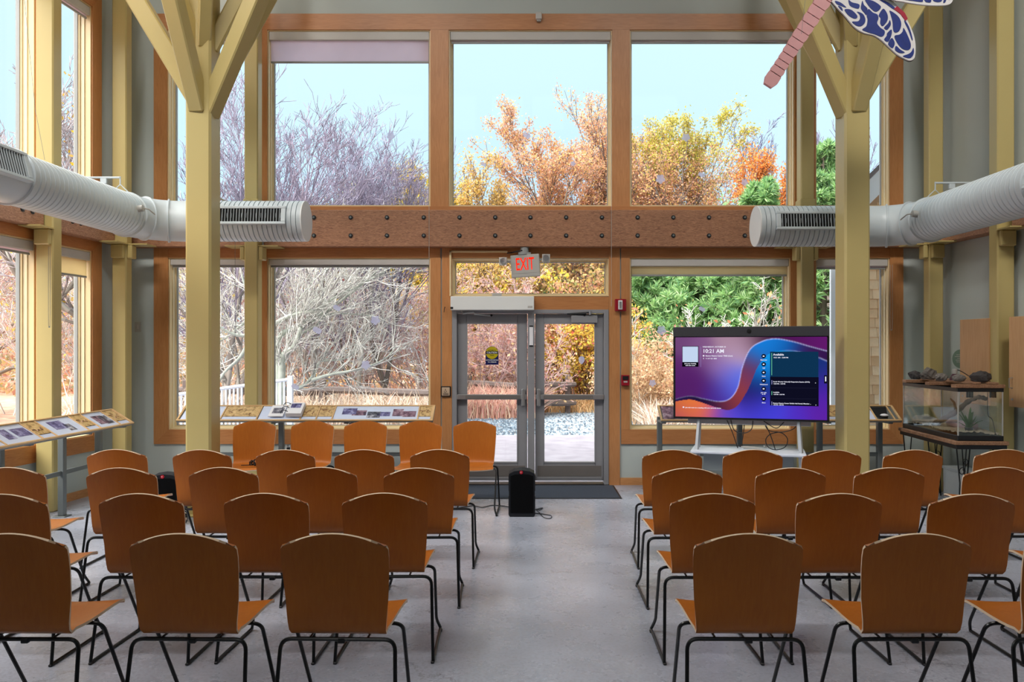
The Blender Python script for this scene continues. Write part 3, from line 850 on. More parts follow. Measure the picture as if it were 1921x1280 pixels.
def door_leaf(name, p0, p1, g0, g1, hinge, label):
    d = empty(name, (sx((p0+p1)/2), D + .06, 0), label, kind='structure')
    o0, o1 = .03, .075
    for a, b_ in ((p0+1, g0), (g1, p1-1)):
        m = MB(); fbx(m, a, 589, b_, 902, o0, o1, .004); m.build('stile', M['alu'], d)
    m = MB(); fbx(m, g0, 589, g1, 607, o0, o1, .004); m.build('top_rail', M['alu'], d)
    m = MB(); fbx(m, g0, 868, g1, 902, o0, o1, .004); m.build('bottom_rail', M['alu'], d)
    for a, b_, c_, f_ in ((g0-1, 605, g0+1.5, 870), (g1-1.5, 605, g1+1, 870)):
        m = MB(); fbx(m, a, b_, c_, f_, o0-.006, o1+.004, .001); m.build('glazing_bead', M['alu'], d)
    for a, b_, c_, f_ in ((g0, 605, g1, 608), (g0, 867, g1, 870)):
        m = MB(); fbx(m, a, b_, c_, f_, o0-.006, o1+.004, .001); m.build('glazing_bead', M['alu'], d)
    m = MB(); fbx(m, g0, 606, g1, 869, .05, .056, .0005); m.build('pane', M['glass'], d)
    m = MB(); fbx(m, p0+5, 874, p1-5, 894, o0-.004, o0, .0008); m.build('kick_plate', M['kick'], d)
    m = MB(); fbx(m, p0+4, 896, p1-4, 902, o0-.012, o0, .002); m.build('door_sweep', M['alu_l'], d)
    # panic bar
    l, r_ = (p0, p1-2) if hinge < 0 else (p0+2, p1)
    m = MB(); fbx(m, l, 740.5, r_, 750, o0-.075, o0-.03, .006); bar = m.build('push_bar', M['alu_l'], d)
    c_ = (p0+p1)/2 + (-8 if hinge < 0 else 14)
    m = MB(); fbx(m, c_-42 if hinge < 0 else c_-62, 742, c_+60 if hinge < 0 else c_+30, 748.5, o0-.079, o0-.074, .001); m.build('push_pad', M['kick'], bar)
    q = p1-8 if hinge < 0 else p0+8
    m = MB(); fbx(m, q-4, 730, q+3, 763, o0-.09, o0, .012); m.build('latch_housing', M['alu_l'], d)
    q = p0+3 if hinge < 0 else p1-3
    m = MB(); fbx(m, q-3, 741, q+3, 750, o0-.06, o0, .004); m.build('end_cap', M['black'], d)
    return d
dl = door_leaf('door_2', 857, 990, 875, 971, -1, 'grey metal glazed door with yellow caution sticker')
dr = door_leaf('door_3', 1003, 1133, 1020, 1117, 1, 'grey metal glazed door below the door closer')
# caution sticker
def face_mat(px, py, o):
    c = PX(px, py, D + o); return frame_mat(c, (1, 0, 0), (0, 0, 1))
M['navy'] = paint('navy_print', rgb(16, 22, 84), .4); M['yel'] = paint('yellow_print', rgb(190, 172, 20), .4); M['ink'] = paint('black_ink', rgb(10, 10, 12), .5)
so = .046
cc = PX(923, 668, D + so); s_ = (D + so) / F
pts = [cc + Vector((x*s_, 0, z*s_)) for x, z in [(-12.2, -16.5), (12.2, -16.5), (12.2, 6)] + [(12.2*math.cos(t), 6 + 12*math.sin(t)) for t in [math.pi*k/14 for k in range(1, 14)]] + [(-12.2, 6)]]
m = MB(); m.prism(pts, (0, .0012, 0)); st = m.build('caution_sticker', M['navy'], dl, fix=True)
m = MB(); m.cyl(cc + Vector((0, -.0002, 5.8*s_)), cc + Vector((0, -.0012, 5.8*s_)), 11.6*s_, 28); m.build('sticker_disc', M['yel'], st)
m = MB(); m.box(cc + Vector((-12*s_, -.0018, 3.6*s_)), cc + Vector((12*s_, -.001, 8.8*s_))); m.build('sticker_band', M['ink'], st)
for s, z, sz, mt, al in (('AUTOMATIC', 9.4, 2.9, 'ink', 0), ('CAUTION', 4.6, 4.7, 'paper', 0), ('DOOR', .2, 3.0, 'ink', 0), ('ACTIVATE SWITCH', -8.8, 2.9, 'paper', 0), ('TO OPERATE', -12.6, 2.9, 'paper', 0)):
    text_obj('sticker_lettering', s, sz*s_, M[mt], frame_mat(cc + Vector((0, -.0022, z*s_)), (1,0,0), (0,0,1)), st, 'CENTER', .00035, squeeze=.92)
m = MB(); cc2 = PX(1091, 676, D + so)
m.prism([cc2 + Vector((5.6*s_*math.cos(a)*(1+.25*math.sin(a)), 0, 7.5*s_*math.sin(a))) for a in [2*math.pi*k/20 for k in range(20)]], (0, .001, 0)); m.build('leaf_decal', M['decal'], dr, fix=True)

# automatic door operator, its arm, and the closer on the other leaf
e = empty('door_operator', PX(924, 582, D - .03), 'long white automatic door operator box above the exit door', 'door operator')
m = MB(); fbx(m, 845, 556, 1002, 582, -.13, -.022, .006); m.build('housing', M['white'], e)
m = MB(); fbx(m, 845, 576, 850, 580, -.133, -.128, .001); m.build('indicator', M['black'], e)
m = MB(); fbx(m, 990, 574, 999, 578, -.133, -.128, .001); m.build('maker_plate', M['grey'], e)
m = MB(); fbx(m, 923, 550, 941, 557, -.1, -.05, .003); m.build('sensor', M['grey'], e)
m = MB(); m.tube([PX(866, 583, D-.05), PX(869, 589, D-.06), PX(889, 586, D-.09), PX(890, 590, D-.09), PX(924, 593, D-.0)], .008, 8); m.build('arm', M['alu_l'], e)
m = MB(); m.cyl(PX(922, 592, D-.02), PX(922, 592, D+.03), .014, 10); m.build('arm_shoe', M['black'], e)
e = empty('door_closer', PX(1095, 607, D), 'grey door closer box on the exit door', 'door closer')
m = MB(); fbx(m, 1072, 592, 1121, 606, -.03, .03, .005); m.build('housing', M['alu'], e)
m = MB(); m.tube([PX(1096, 593, D-.03), PX(1100, 588, D-.05), PX(1064, 589, D-.02)], .009, 8); m.tube([PX(1064, 589, D-.02), PX(1108, 586, D-.03)], .008, 8); m.build('arm', M['black'], e)
m = MB(); m.cyl(PX(1107, 591, D-.04), PX(1107, 583, D-.04), .014, 12); m.build('pivot', M['alu'], e)

# exit sign with two lamp heads, hung from the beam
e = empty('exit_sign', PX(985, 466, 9.06), 'tilted grey exit sign with glowing red letters over the doors', 'exit sign')
c = PX(985.5, 499, 9.03); k = 9.03 / F; tl = math.radians(3.2)
Rm = Matrix.Translation(c) @ Matrix.Rotation(-tl, 4, 'Y') @ Matrix.Rotation(math.radians(-6), 4, 'Z')
m = MB(); m.cbox((-27*k, -.012, -21*k), (27*k, .03, 21*k), .006, M=Rm); sg = m.build('sign_body', M['grey'], e, fix=True)
text_obj('exit_lettering', 'EXIT', 33*k, M['redled'], Rm @ frame_mat(Vector((-.5*k, -.0135, -7.5*k)), (1,0,0), (0,0,1)), sg, 'CENTER', .0012, squeeze=.52)
m = MB(); m.box((-26.5*k, -.0135, -14*k), (26.5*k, -.0115, -13.4*k), M=Rm); m.build('seam', M['vinyl'], sg, fix=True)
m = MB(); m.cyl(PX(984, 478, 9.06), Vector((PX(984, 466, 9.06).x, 9.06, 2.82)), .05, 18); m.cbox(PX(972, 479, 9.02), PX(996, 475, 9.1), .004); m.build('canopy', M['vinyl'], e)
m = MB(); m.tube([PX(979, 470, 8.9), PX(960, 474, 9.1), PX(952, 475, 8.97)], .008, 8); m.build('conduit', M['black'], e)
clear = paint('clear_plastic_lens', rgb(206, 204, 198), .15, var=.15, scale=30)
for px_, py_, tw in ((946, 489, -1), (1022, 483, 1)):
    p = PX(px_, py_, 8.99)
    m = MB(); m.lathe(p + Vector((0, .06, 0)), [(.03, 0), (.055, .03), (.066, .08), (.062, .085)], 4, 0, (tw*.2, -1, -.15)); h_ = m.build('lamp_head', clear, e)
    m = MB(); m.lathe(p + Vector((0, .03, 0)), [(.012, 0), (.034, .05), (.036, .065), (.012, .06)], 16, 0, (tw*.2, -1, -.15)); m.build('reflector', M['alu_l'], h_, smooth=True)
    m = MB(); m.tube([p + Vector((0,.06,0)), c + Vector((tw*24*k, .03, 10*k))], .012, 8); m.build('neck', M['grey'], h_)
m = MB(); m.cbox(PX(843, 470.5, 9.1), PX(952, 474.5, 9.13), .002); m.cbox(PX(843, 470.5, 9.1), PX(847, 556, 9.13), .002); tag(m.build('cable_raceway', M['pale']), 'cream cable raceway running along the transom to the exit sign', 'raceway')

# fire alarm strobe and pull station, push plate, switch, outlets, sensor
e = empty('fire_alarm_strobe', PX(1165, 584, D), 'red fire alarm strobe with clear lens beside the transom', 'fire alarm')
m = MB(); fbx(m, 1154, 561, 1175, 584, -.075, -.022, .006); m.build('body', M['red'], e)
m = MB(); fbx(m, 1160, 563.5, 1168, 581, -.09, -.075, .004); m.build('lens', M['white'], e)
m = MB(); fbx(m, 1162, 566, 1166, 578, -.1, -.09, .004); m.build('flash_tube', M['alu_l'], e)
e = empty('fire_pull_station', PX(1173, 724, D), 'small red fire pull station below the strobe', 'fire alarm')
m = MB(); fbx(m, 1166, 704, 1181, 724, -.07, -.022, .005); m.build('body', M['red'], e)
m = MB(); fbx(m, 1168, 706, 1179, 713, -.077, -.07, .002); m.build('pull_handle', M['black'], e)
m = MB(); fbx(m, 1170, 715, 1177, 718, -.072, -.07, .0005); m.build('legend_plate', M['grey'], e)
e = empty('push_plate', PX(836, 745, D), 'framed beige door push plate with wheelchair symbol', 'push button')
m = MB(); fbx(m, 827, 725, 845.5, 744.5, -.045, -.022, .004); m.build('surround', M['black'], e)
m = MB(); fbx(m, 828.8, 727, 843.7, 742.8, -.052, -.045, .003); pl = m.build('plate', paint('beige_plate', rgb(196, 168, 142), .4), e)
cq = PX(836, 733.6, D-.0535); kq = (D-.0535)/F
m = MB(); m.cyl(cq + Vector((-.3*kq, 0, 3*kq)), cq + Vector((-.3*kq, -.001, 3*kq)), .8*kq, 10)
m.tube([cq + Vector((-.3*kq, 0, 2*kq)), cq + Vector((-.1*kq, 0, -.2*kq)), cq + Vector((1.4*kq, 0, -.3*kq)), cq + Vector((2*kq, 0, -2*kq))], .35*kq, 6)
m.tube([cq + Vector((-.9*kq + 2*kq*math.cos(t), 0, -1.2*kq + 2*kq*math.sin(t))) for t in [2.3 + 3.6*k/12 for k in range(13)]], .3*kq, 6); m.build('wheelchair_symbol', M['ink'], pl)
for z_ in (738, 740.3):
    m = MB(); fbx(m, 831, z_, 841.5, z_+.9, -.0535, -.0525, .0002); m.build('plate_print', M['ink'], pl)
e = empty('light_switch', PX(258, 623, D), 'beige light switch plate on the grey wall by the corner column', 'light switch')
m = MB(); fbx(m, 252.5, 604, 264, 623, -.008, 0, .003); m.build('plate', M['grey'], e)
m = MB(); fbx(m, 256.8, 609.5, 259.7, 617.5, -.014, -.008, .002); m.build('toggle', M['cassette'], e)
for px_, lb in ((540, 'wall outlet with black plug between the facing chairs'), (1437, 'wall outlet with black plug under the big screen')):
    e = empty('wall_outlet', PX(px_, 847, D), lb, 'outlet')
    m = MB(); fbx(m, px_-4.5, 833.5, px_+4.5, 847, -.008, 0, .002); m.build('plate', M['white'], e)
    m = MB(); fbx(m, px_-2.5, 840, px_+2.5, 846, -.045, -.008, .003); m.build('plug', M['black'], e)
    m = MB(); fbx(m, px_-2, 835, px_+2, 838.5, -.0085, -.007, .0003); m.build('socket', M['vinyl'], e)
e = empty('wall_sensor', PX(1011, 39, D), 'small white sensor box on the casing over the middle window', 'sensor')
m = MB(); fbx(m, 1005, 22, 1016.5, 35, -.07, -.0, .006); m.build('housing', M['cassette'], e)
m = MB(); fbx(m, 1007, 35, 1015, 39.5, -.055, -.022, .004); m.build('lens', M['grey'], e)
e = empty('coat_hook', PX(833.5, 587, D), 'little dark hook on the post beside the exit door', 'hook')
m = MB(); m.tube([PX(833, 586, D-.03), PX(833.5, 579, D-.05), PX(835, 577, D-.04), PX(834, 576, D-.022)], .004, 6); m.build('hook', M['black'], e)
e = empty('door_mat', (0, 8.7, 0), 'charcoal entrance mat lying before the exit doors', 'door mat')
m = MB(); m.cbox((-1.02, 8.29, 0), (1.02, 9.08, .008), .004); m.build('edging', M['black'], e)
m = MB(); m.cbox((-1.0, 8.31, .003), (1.0, 9.06, .011), .003); m.build('pile', M['mat'], e)
# ------------------------------------------------------------------ chairs
def chair_shell():
    prof = [(-.004,.880),(-.001,.868),(.004,.845),(.012,.80),(.022,.74),(.032,.67),(.042,.60),(.052,.54),(.06,.50),(.072,.468),(.094,.449),(.125,.441),
            (.17,.437),(.22,.436),(.28,.438),(.34,.444),(.39,.450),(.43,.453),(.46,.449),(.478,.438)]
    hw = [.204,.213,.219,.2205,.219,.2155,.211,.2065,.203,.2,.198,.197,.197,.198,.2,.204,.21,.215,.217,.212]
    n = 16; rows = len(prof)
    V = np.zeros((rows, n+1, 3))
    for i, (y, z) in enumerate(prof):
        for j in range(n+1):
            q = -1 + 2*j/n
            fb = max(0, min(1, (z-.45)/.15)) if i < 12 else 0
            V[i,j] = (q*hw[i], y + .024*q*q*fb, z - (.056*q*q*max(0, 1-i/5.0)) + (.014*q*q if i > 10 else 0))
    du = np.gradient(V, axis=0); dv = np.gradient(V, axis=1)
    Nn = np.cross(dv, du); Nn /= np.linalg.norm(Nn, axis=2, keepdims=True)
    T = .0055
    A = (V + Nn*T).reshape(-1,3); B = (V - Nn*T).reshape(-1,3); k = len(A); w = n+1
    m = MB(); fs, fe = [], []
    for i in range(rows-1):
        for j in range(n):
            a, b_, c, d_ = i*w+j, i*w+j+1, (i+1)*w+j+1, (i+1)*w+j
            fs.append((a, b_, c, d_)); fs.append((k+d_, k+c, k+b_, k+a))
    for j in range(n):
        fe.append((j, k+j, k+j+1, j+1)); a = (rows-1)*w+j; fe.append((a, a+1, k+a+1, k+a))
    for i in range(rows-1):
        a = i*w; fe.append((a, a+w, k+a+w, k+a)); a = i*w+n; fe.append((a, k+a, k+a+w, a+w))
    m.add(list(A)+list(B), fs, 0)
    m.f.extend(fe); m.m.extend([1]*len(fe))
    return m
def make_chair():
    e = empty('stacking_chair', (0,0,0))
    chair_shell().build('seat_shell', [M['ply'], M['plyedge']], e, smooth=True, fix=True)
    R = .0086
    def side(s, p): return [(s*x, y, z) for x, y, z in p]
    m = MB(); m.tube(fillet([(-.252, .006, .012), (-.236, .078, .426), (.236, .078, .426), (.252, .006, .012)], .045, 6), R, 8); m.build('leg_frame', M['blackmetal'], e, smooth=True)
    m = MB(); m.tube(fillet([(-.246, .478, .014), (-.226, .45, .07), (-.236, .25, .432), (.236, .25, .432), (.226, .45, .07), (.246, .478, .014)], .045, 6), R, 8); m.build('leg_frame', M['blackmetal'], e, smooth=True)
    for s in (-1, 1):
        m = MB(); m.tube([(s*.252, .004, .0095), (s*.246, .48, .0095)], R, 8); m.build('sled_rail', M['alu_l'] if False else M['blackmetal'], e, smooth=True)
        for y_ in (.008, .455):
            m = MB(); m.cbox((s*.25-.009, y_-.014, .0), (s*.25+.009, y_+.014, .012), .003); m.build('glide', M['black'], e)
        m = MB(); m.tube([(s*.12, .078, .426), (s*.12, .25, .432)], .005, 6); m.build('brace', M['blackmetal'], e)
    m = MB(); m.cbox((-.0, .066, .411), (.03, .09, .431), .003); m.build('clip', M['black'], e)
    return e
CH = make_chair()
chair_used = [False]
def place_chair(px, d, rot, label, group, twist=0.0):
    o = CH if not chair_used[0] else copy_tree(CH)
    chair_used[0] = True
    o.location = ((px - VX) * d / F, d, 0)
    o.rotation_euler = (0, 0, rot + math.radians(twist))
    tag(o, label, 'chair', group)
ordn = ['nearest row', 'second row', 'third row', 'fourth row']
DR = [3.08, 3.93, 4.79, 5.64]
LEFT = [[624, 338, 17], [720, 496, 260, 4], [785, 602, 416, 224, 14], [824, 682, 533, 376, 216]]
RIGHT = [[1407, 1727, 2032], [1339, 1578, 1828, 2073], [1291, 1486, 1672, 1877], [1262, 1414, 1563, 1716, 1888]]
posn = ['at the aisle end', 'second from the aisle', 'third from the aisle', 'fourth from the aisle', 'fifth from the aisle']
rng = random.Random(4)
for side, blk, rows_ in (('block on the side-window side', 'chairs facing the exhibit counter', LEFT), ('block in front of the screen', 'chairs facing the big screen', RIGHT)):
    for r_, row in enumerate(rows_):
        for c_, px_ in enumerate(row):
            place_chair(px_, DR[r_] + rng.uniform(-.02, .02) * (r_ > 0), 0, 'plywood chair, %s from camera, %s, %s' % (ordn[r_], posn[c_], side), blk, rng.uniform(-2, 2))
fpos = ['holding the microphone, by the tree column', 'second from the tree column', 'in the middle of the facing row', 'second from the exit doors', 'standing in front of the exit doors']
for c_, px_ in enumerate((480, 588, 687, 790, 891)):
    place_chair(px_, 7.9, math.pi, 'plywood chair turned towards the camera, ' + fpos[c_], 'chairs turned to face the audience', rng.uniform(-1.5, 1.5))

# ------------------------------------------------------------------ big screen on its stand
e = empty('video_screen', (2.19, 7.6, 0), 'large video conference screen on a silver stand showing a purple wave', 'screen')
Ux = Vector((2.897-1.479, 7.37-7.8, 0)).normalized()
TV = frame_mat(Vector((1.479, 7.8, .914)), Ux, (0,0,1))
W_, H_ = 1.482, .928
m = MB(); m.cbox((0, 0, -.06), (W_, H_-.1, 0), .006, M=TV); body = m.build('body', M['black'], e, fix=True)
m = MB(); m.cbox((0, H_-.1, -.06), (W_, H_, .012), .006, M=TV); cb = m.build('camera_bar', paint('graphite_fabric', rgb(52, 52, 58), .7, var=.15, scale=200), e, fix=True)
m = MB(); m.lathe(TV @ Vector((W_/2, H_-.046, .012)), [(.022, 0), (.022, .003), (.016, .006), (.0, .006)], 24, 0, TV.to_3x3() @ Vector((0,0,1))); m.build('camera_lens', M['dark'], cb, smooth=True)
def scp(x, y): return Vector((.022 + 1.438*(x-197)/1350, .824 - .802*(y-200)/724))
# screen picture: a grid of coloured points
gw, gh = 200, 112
X, Y = np.meshgrid(np.linspace(197, 1547, gw+1), np.linspace(200, 924, gh+1))
def spl(pts, n=240):
    P = smooth_path([(a, b_, 0) for a, b_ in pts], 16); return np.array([(p.x, p.y) for p in P])
top = spl([(190,768),(330,737),(450,757),(600,780),(700,752),(770,650),(812,470),(880,312),(980,242),(1100,216),(1250,240),(1400,284),(1560,328)])
bot = spl([(190,790),(330,768),(450,795),(600,842),(700,853),(780,800),(870,650),(950,462),(1050,348),(1180,320),(1300,330),(1450,372),(1560,416)])
def rbf(an, p=2.2):
    num = np.zeros(X.shape+(3,)); den = np.zeros(X.shape)
    for ax, ay, c in an:
        w_ = np.exp(-((X-ax)**2+(Y-ay)**2)/(2*92.0**2)) + 1e-9
        num += w_[...,None]*np.array([lin(q) for q in c]); den += w_
    return num/den[...,None]
up_ = rbf([(210,215,(112,70,120)),(210,500,(92,40,106)),(260,640,(78,28,98)),(400,560,(88,34,108)),(450,330,(128,84,134)),(700,230,(168,132,152)),(850,215,(140,104,124)),(760,330,(190,160,188)),
          (620,480,(150,112,170)),(560,640,(74,26,110)),(740,560,(92,120,236)),(690,650,(84,92,220)),(600,740,(70,36,140)),(330,700,(86,36,104)),(1000,212,(60,22,58)),(1200,215,(80,24,84)),(1400,240,(88,24,96)),(1540,270,(100,26,110))])
lo_ = rbf([(210,800,(190,80,40)),(300,800,(252,150,40)),(420,820,(244,120,44)),(300,870,(206,88,70)),(240,910,(150,60,110)),(450,890,(200,84,96)),(600,900,(110,70,170)),(720,900,(84,74,220)),(900,880,(74,66,216)),
          (850,760,(50,32,110)),(900,690,(30,22,70)),(960,560,(24,70,150)),(1030,420,(20,150,236)),(1045,370,(24,170,246)),(1000,480,(20,110,210)),(1000,640,(16,36,110)),(1000,800,(60,60,206)),(1100,900,(72,66,216)),
          (1300,900,(80,46,190)),(1500,880,(96,34,160)),(1520,600,(60,36,160)),(1500,440,(24,50,120)),(1250,420,(16,70,120)),(1400,500,(16,50,110)),(1520,760,(84,36,170))])
ri_ = rbf([(230,775,(40,22,74)),(450,775,(30,18,56)),(620,810,(40,20,60)),(700,810,(90,40,80)),(740,770,(160,66,54)),(800,650,(150,58,50)),(850,480,(124,56,56)),(830,600,(140,60,60)),(880,560,(70,50,130)),
          (900,400,(24,60,120)),(930,300,(20,130,226)),(1010,262,(24,140,240)),(1120,240,(30,140,236)),(1100,290,(16,60,130)),(1250,280,(16,60,140)),(1400,310,(20,28,70)),(1420,345,(80,24,90)),(1540,370,(40,20,70))])
# signed side of the two curves: nearest point and its tangent
def side_of(C):
    d_ = (X[...,None]-C[:-1,0])**2 + (Y[...,None]-C[:-1,1])**2
    i = d_.argmin(-1); t = C[1:]-C[:-1]
    s = t[i,0]*(Y-C[:-1,1][i]) - t[i,1]*(X-C[:-1,0][i])
    return np.sign(s)*np.sqrt(d_.min(-1))
sT, sB = side_of(top), side_of(bot)
inT = np.clip(sT/6+.5, 0, 1); inB = np.clip(sB/6+.5, 0, 1)
col = up_*(1-inT)[...,None] + (ri_*(1-inB)[...,None] + lo_*inB[...,None])*inT[...,None]
rim = np.exp(-(sT/5.0)**2)*np.clip((X-250)/500, .25, 1)*.75
rim2 = np.exp(-(sB/5.0)**2)*np.clip((X-1150)/200, 0, 1)*.6
col = col + (rim+rim2)[...,None]*np.array([.45,.5,.75])
A_ = .022 + 1.438*(X-197)/1350; B_ = .824 - .802*(Y-200)/724
pts = np.stack([A_, B_, np.full_like(A_, .0012), np.ones_like(A_)], -1).reshape(-1,4) @ np.array(TV).T
idx = np.arange((gw+1)*(gh+1)).reshape(gh+1, gw+1)
Q = np.stack([idx[1:,:-1], idx[1:,1:], idx[:-1,1:], idx[:-1,:-1]], -1).reshape(-1,4)
def attr_emit(name, s=1.0):
    m_ = bpy.data.materials.new(name); m_.use_nodes = True; nt = m_.node_tree; nt.nodes.clear()
    o = nt.nodes.new('ShaderNodeOutputMaterial'); em = nt.nodes.new('ShaderNodeEmission'); at = nt.nodes.new('ShaderNodeAttribute'); at.attribute_name = 'tint'
    em.inputs[1].default_value = s; nt.links.new(at.outputs['Color'], em.inputs[0]); nt.links.new(em.outputs[0], o.inputs[0]); return m_
off = ORG[e.name]
me = fast_mesh('screen_picture', pts[:, :3] - np.array(off), Q, [attr_emit('lit_screen', .95)], colors=np.clip(col, 0, 1).reshape(-1,3))
scr = link_mesh('screen_picture', me, e, off)
def panel(name, x0, y0, x1, y1, mat, h, c=.0):
    a, b_ = scp(x0, y1), scp(x1, y0); m = MB(); m.box((a.x, a.y, .0012), (b_.x, b_.y, h), M=TV); return m.build(name, mat, scr, fix=True)
M['ui_dark'] = emit('screen_dark_panel', rgb(14, 14, 34), .9); M['ui_teal'] = emit('screen_teal_panel', rgb(14, 52, 84), .9); M['ui_white'] = emit('screen_white', rgb(236, 236, 250), 1.0)
M['ui_black'] = emit('screen_black', rgb(8, 6, 16), .8); M['ui_green'] = emit('screen_green', rgb(110, 210, 170), .9); M['ui_pale'] = emit('screen_code_panel', rgb(196, 214, 240), .95); M['ui_lilac'] = emit('screen_lilac', rgb(160, 160, 220), .9)
M['ui_line'] = emit('screen_rule', rgb(44, 44, 70), .9)
panel('code_card', 260, 280, 412, 468, M['ui_black'], .0016); panel('code_blank', 264, 285, 407, 426, M['ui_pale'], .002)
panel('divider', 432, 285, 434, 470, M['ui_lilac'], .0016)
panel('schedule_card', 1057, 330, 1474, 552, M['ui_teal'], .0016); panel('schedule_list', 1057, 552, 1476, 806, M['ui_dark'], .0016)
panel('divider', 1075, 648, 1460, 649.5, M['ui_line'], .0018); panel('divider', 1075, 742, 1460, 743.5, M['ui_line'], .0018)
panel('status_bar', 1069, 342, 1074, 538, M['ui_green'], .0019); panel('status_bar', 1070, 680, 1075, 714, M['ui_green'], .0019)
panel('status_bar', 1070, 583, 1075, 620, M['ui_lilac'], .0019); panel('status_bar', 1070, 772, 1075, 804, M['ui_lilac'], .0019)
panel('side_tab', 1522, 534, 1546, 606, M['ui_dark'], .0016); panel('side_tab_mark', 1531, 546, 1540, 588, M['ui_white'], .0018)
def stext(s, x, y, size, mat='ui_white', al='LEFT', bold=.0004):
    p = scp(x, y); text_obj('screen_lettering', s, size*.001065, M[mat], TV @ frame_mat(Vector((p.x, p.y, .0024)), (1,0,0), (0,1,0)), scr, al, bold, depth=.0002)
stext('WEDNESDAY, OCTOBER 30', 450, 293, 17); stext('10:21 AM', 450, 341, 50, bold=.0008)
stext('Boston Nature Center TREE (Cart)', 477, 374, 17); stext('+1 617 221 2805', 477, 398, 15)
stext('Join your meeting', 336, 444, 15, al='CENTER'); stext('with this room', 336, 461, 15, al='CENTER')
stext('Available', 1084, 364, 26, bold=.0007); stext('10:21 AM - 12:00 PM', 1086, 387, 15)
stext('South Woody Culturally Responsive Session (GYO)', 1084, 600, 15); stext('12:00 PM - 1:00 PM', 1086, 618, 13)
stext('Available', 1084, 694, 15); stext('1:00 PM - 3:00 PM', 1086, 712, 13)
stext('Boston Nature Center Exhibit Hall Rental: Member ...', 1084, 790, 15); stext('3:00 PM - 5:00 PM', 1086, 804, 12)
stext('Join this room to a meeting with your personal device', 290, 845, 15)
stext('>', 1445, 608, 16); stext('>', 1448, 800, 16)
for y_, s in ((370, 'Meet now'), (442, 'Call'), (515, 'Share'), (588, 'Whiteboard'), (660, 'Join with\nan ID'), (750, 'More')):
    p = scp(1001, y_); m = MB(); c_ = TV @ Vector((p.x, p.y, .0012)); nz = TV.to_3x3() @ Vector((0,0,1))
    m.cyl(c_, c_ + nz*.0006, .021, 24); ic = m.build('icon_disc', M['ui_dark'], scr)
    stext(s, 1001, y_+38, 14, al='CENTER')
    m = MB(); m.box((p.x-.009, p.y-.006, .002), (p.x+.007, p.y+.006, .0024), M=TV); m.build('icon_mark', M['ui_white'], ic, fix=True)
for x_, y_ in ((459, 368), (272, 838)):
    panel('icon_mark', x_-7, y_-6, x_+7, y_+6, M['ui_white'], .0018)
panel('icon_mark', 456, 387, 461, 398, M['ui_white'], .0018)
# stand: two slanted silver legs each side, shelf, casters
silver = paint('silver_stand_paint', rgb(186, 188, 192), .35, metal=.4)
def tvp(a, z, c): return TV @ Vector((a, z - .914, c))
for a0, sgn in ((.26, -1), (1.20, 1)):
    for c_, lean in ((.12, 0), (-.3, 0)):
        m = MB(); m.tube([tvp(a0, 1.0, -.075), tvp(a0 + sgn*.06, .06, c_)], [.02, .024], 4); m.build('leg', silver, e)
    m = MB(); m.cbox((a0 + sgn*.06 - .03, .05-.914, -.42), (a0 + sgn*.06 + .03, .1-.914, .24), .01, M=TV); m.build('foot', silver, e, fix=True)
    for c_ in (-.36, .18):
        m = MB(); q = tvp(a0 + sgn*.06, .03, c_); m.cyl(q - Ux*.016, q + Ux*.016, .03, 16); m.build('caster', M['black'], e, smooth=True)
m = MB(); m.cbox((.18, .585-.914, -.34), (1.27, .61-.914, .14), .006, M=TV); m.build('shelf', paint('white_shelf', rgb(220, 226, 238), .4), e, fix=True)
m = MB(); m.cbox((.3, .40-.914, -.02), (1.16, .575-.914, .0), .004, M=TV); m.build('modesty_panel', paint('grey_panel', rgb(150, 158, 158), .5), e, fix=True)
m = MB(); m.cbox((.14, -.05, -.1), (1.32, .0, -.06), .004, M=TV); m.build('mount_rail', silver, e, fix=True)
# hanging cables under the screen
def tvl(pts, r=.004): 
    m = MB(); m.tube(smooth_path([TV @ Vector(p) for p in pts], 6), r, 6); return m
def crp(x, y, c): p = scp(x, y); return (p.x, p.y, c)
for i, pl in enumerate(([(670,950),(720,1060),(755,1160),(770,1200)], [(705,945),(730,1030),(780,1062),(850,1058),(895,1020),(905,950)], [(1000,950),(1050,1050),(1080,1130),(1105,1208)],
                        [(1000,955),(1040,1030),(1120,1048),(1200,1040),(1270,1010),(1290,960)], [(1130,1050),(1060,1070),(1020,1120),(1040,1185),(1110,1208),(1190,1180),(1212,1110),(1170,1060),(1110,1046)], [(830,950),(815,1100),(790,1195)])):
    tvl([crp(x, y, -.05 - .01*i) for x, y in pl], .0045).build('cable', M['black'], e, smooth=True)
m = tvl([crp(800,1195,-.1), crp(860,1186,-.04), crp(950,1192,-.02), crp(1040,1216,-.02), crp(940,1206,-.1), crp(820,1205,-.12)], .008); m.build('cable', M['grey'], e, smooth=True)
tvl([crp(1000,950,-.05), crp(1110,1010,-.05), crp(1180,955,-.05)], .004).build('cable', M['black'], e, smooth=True)

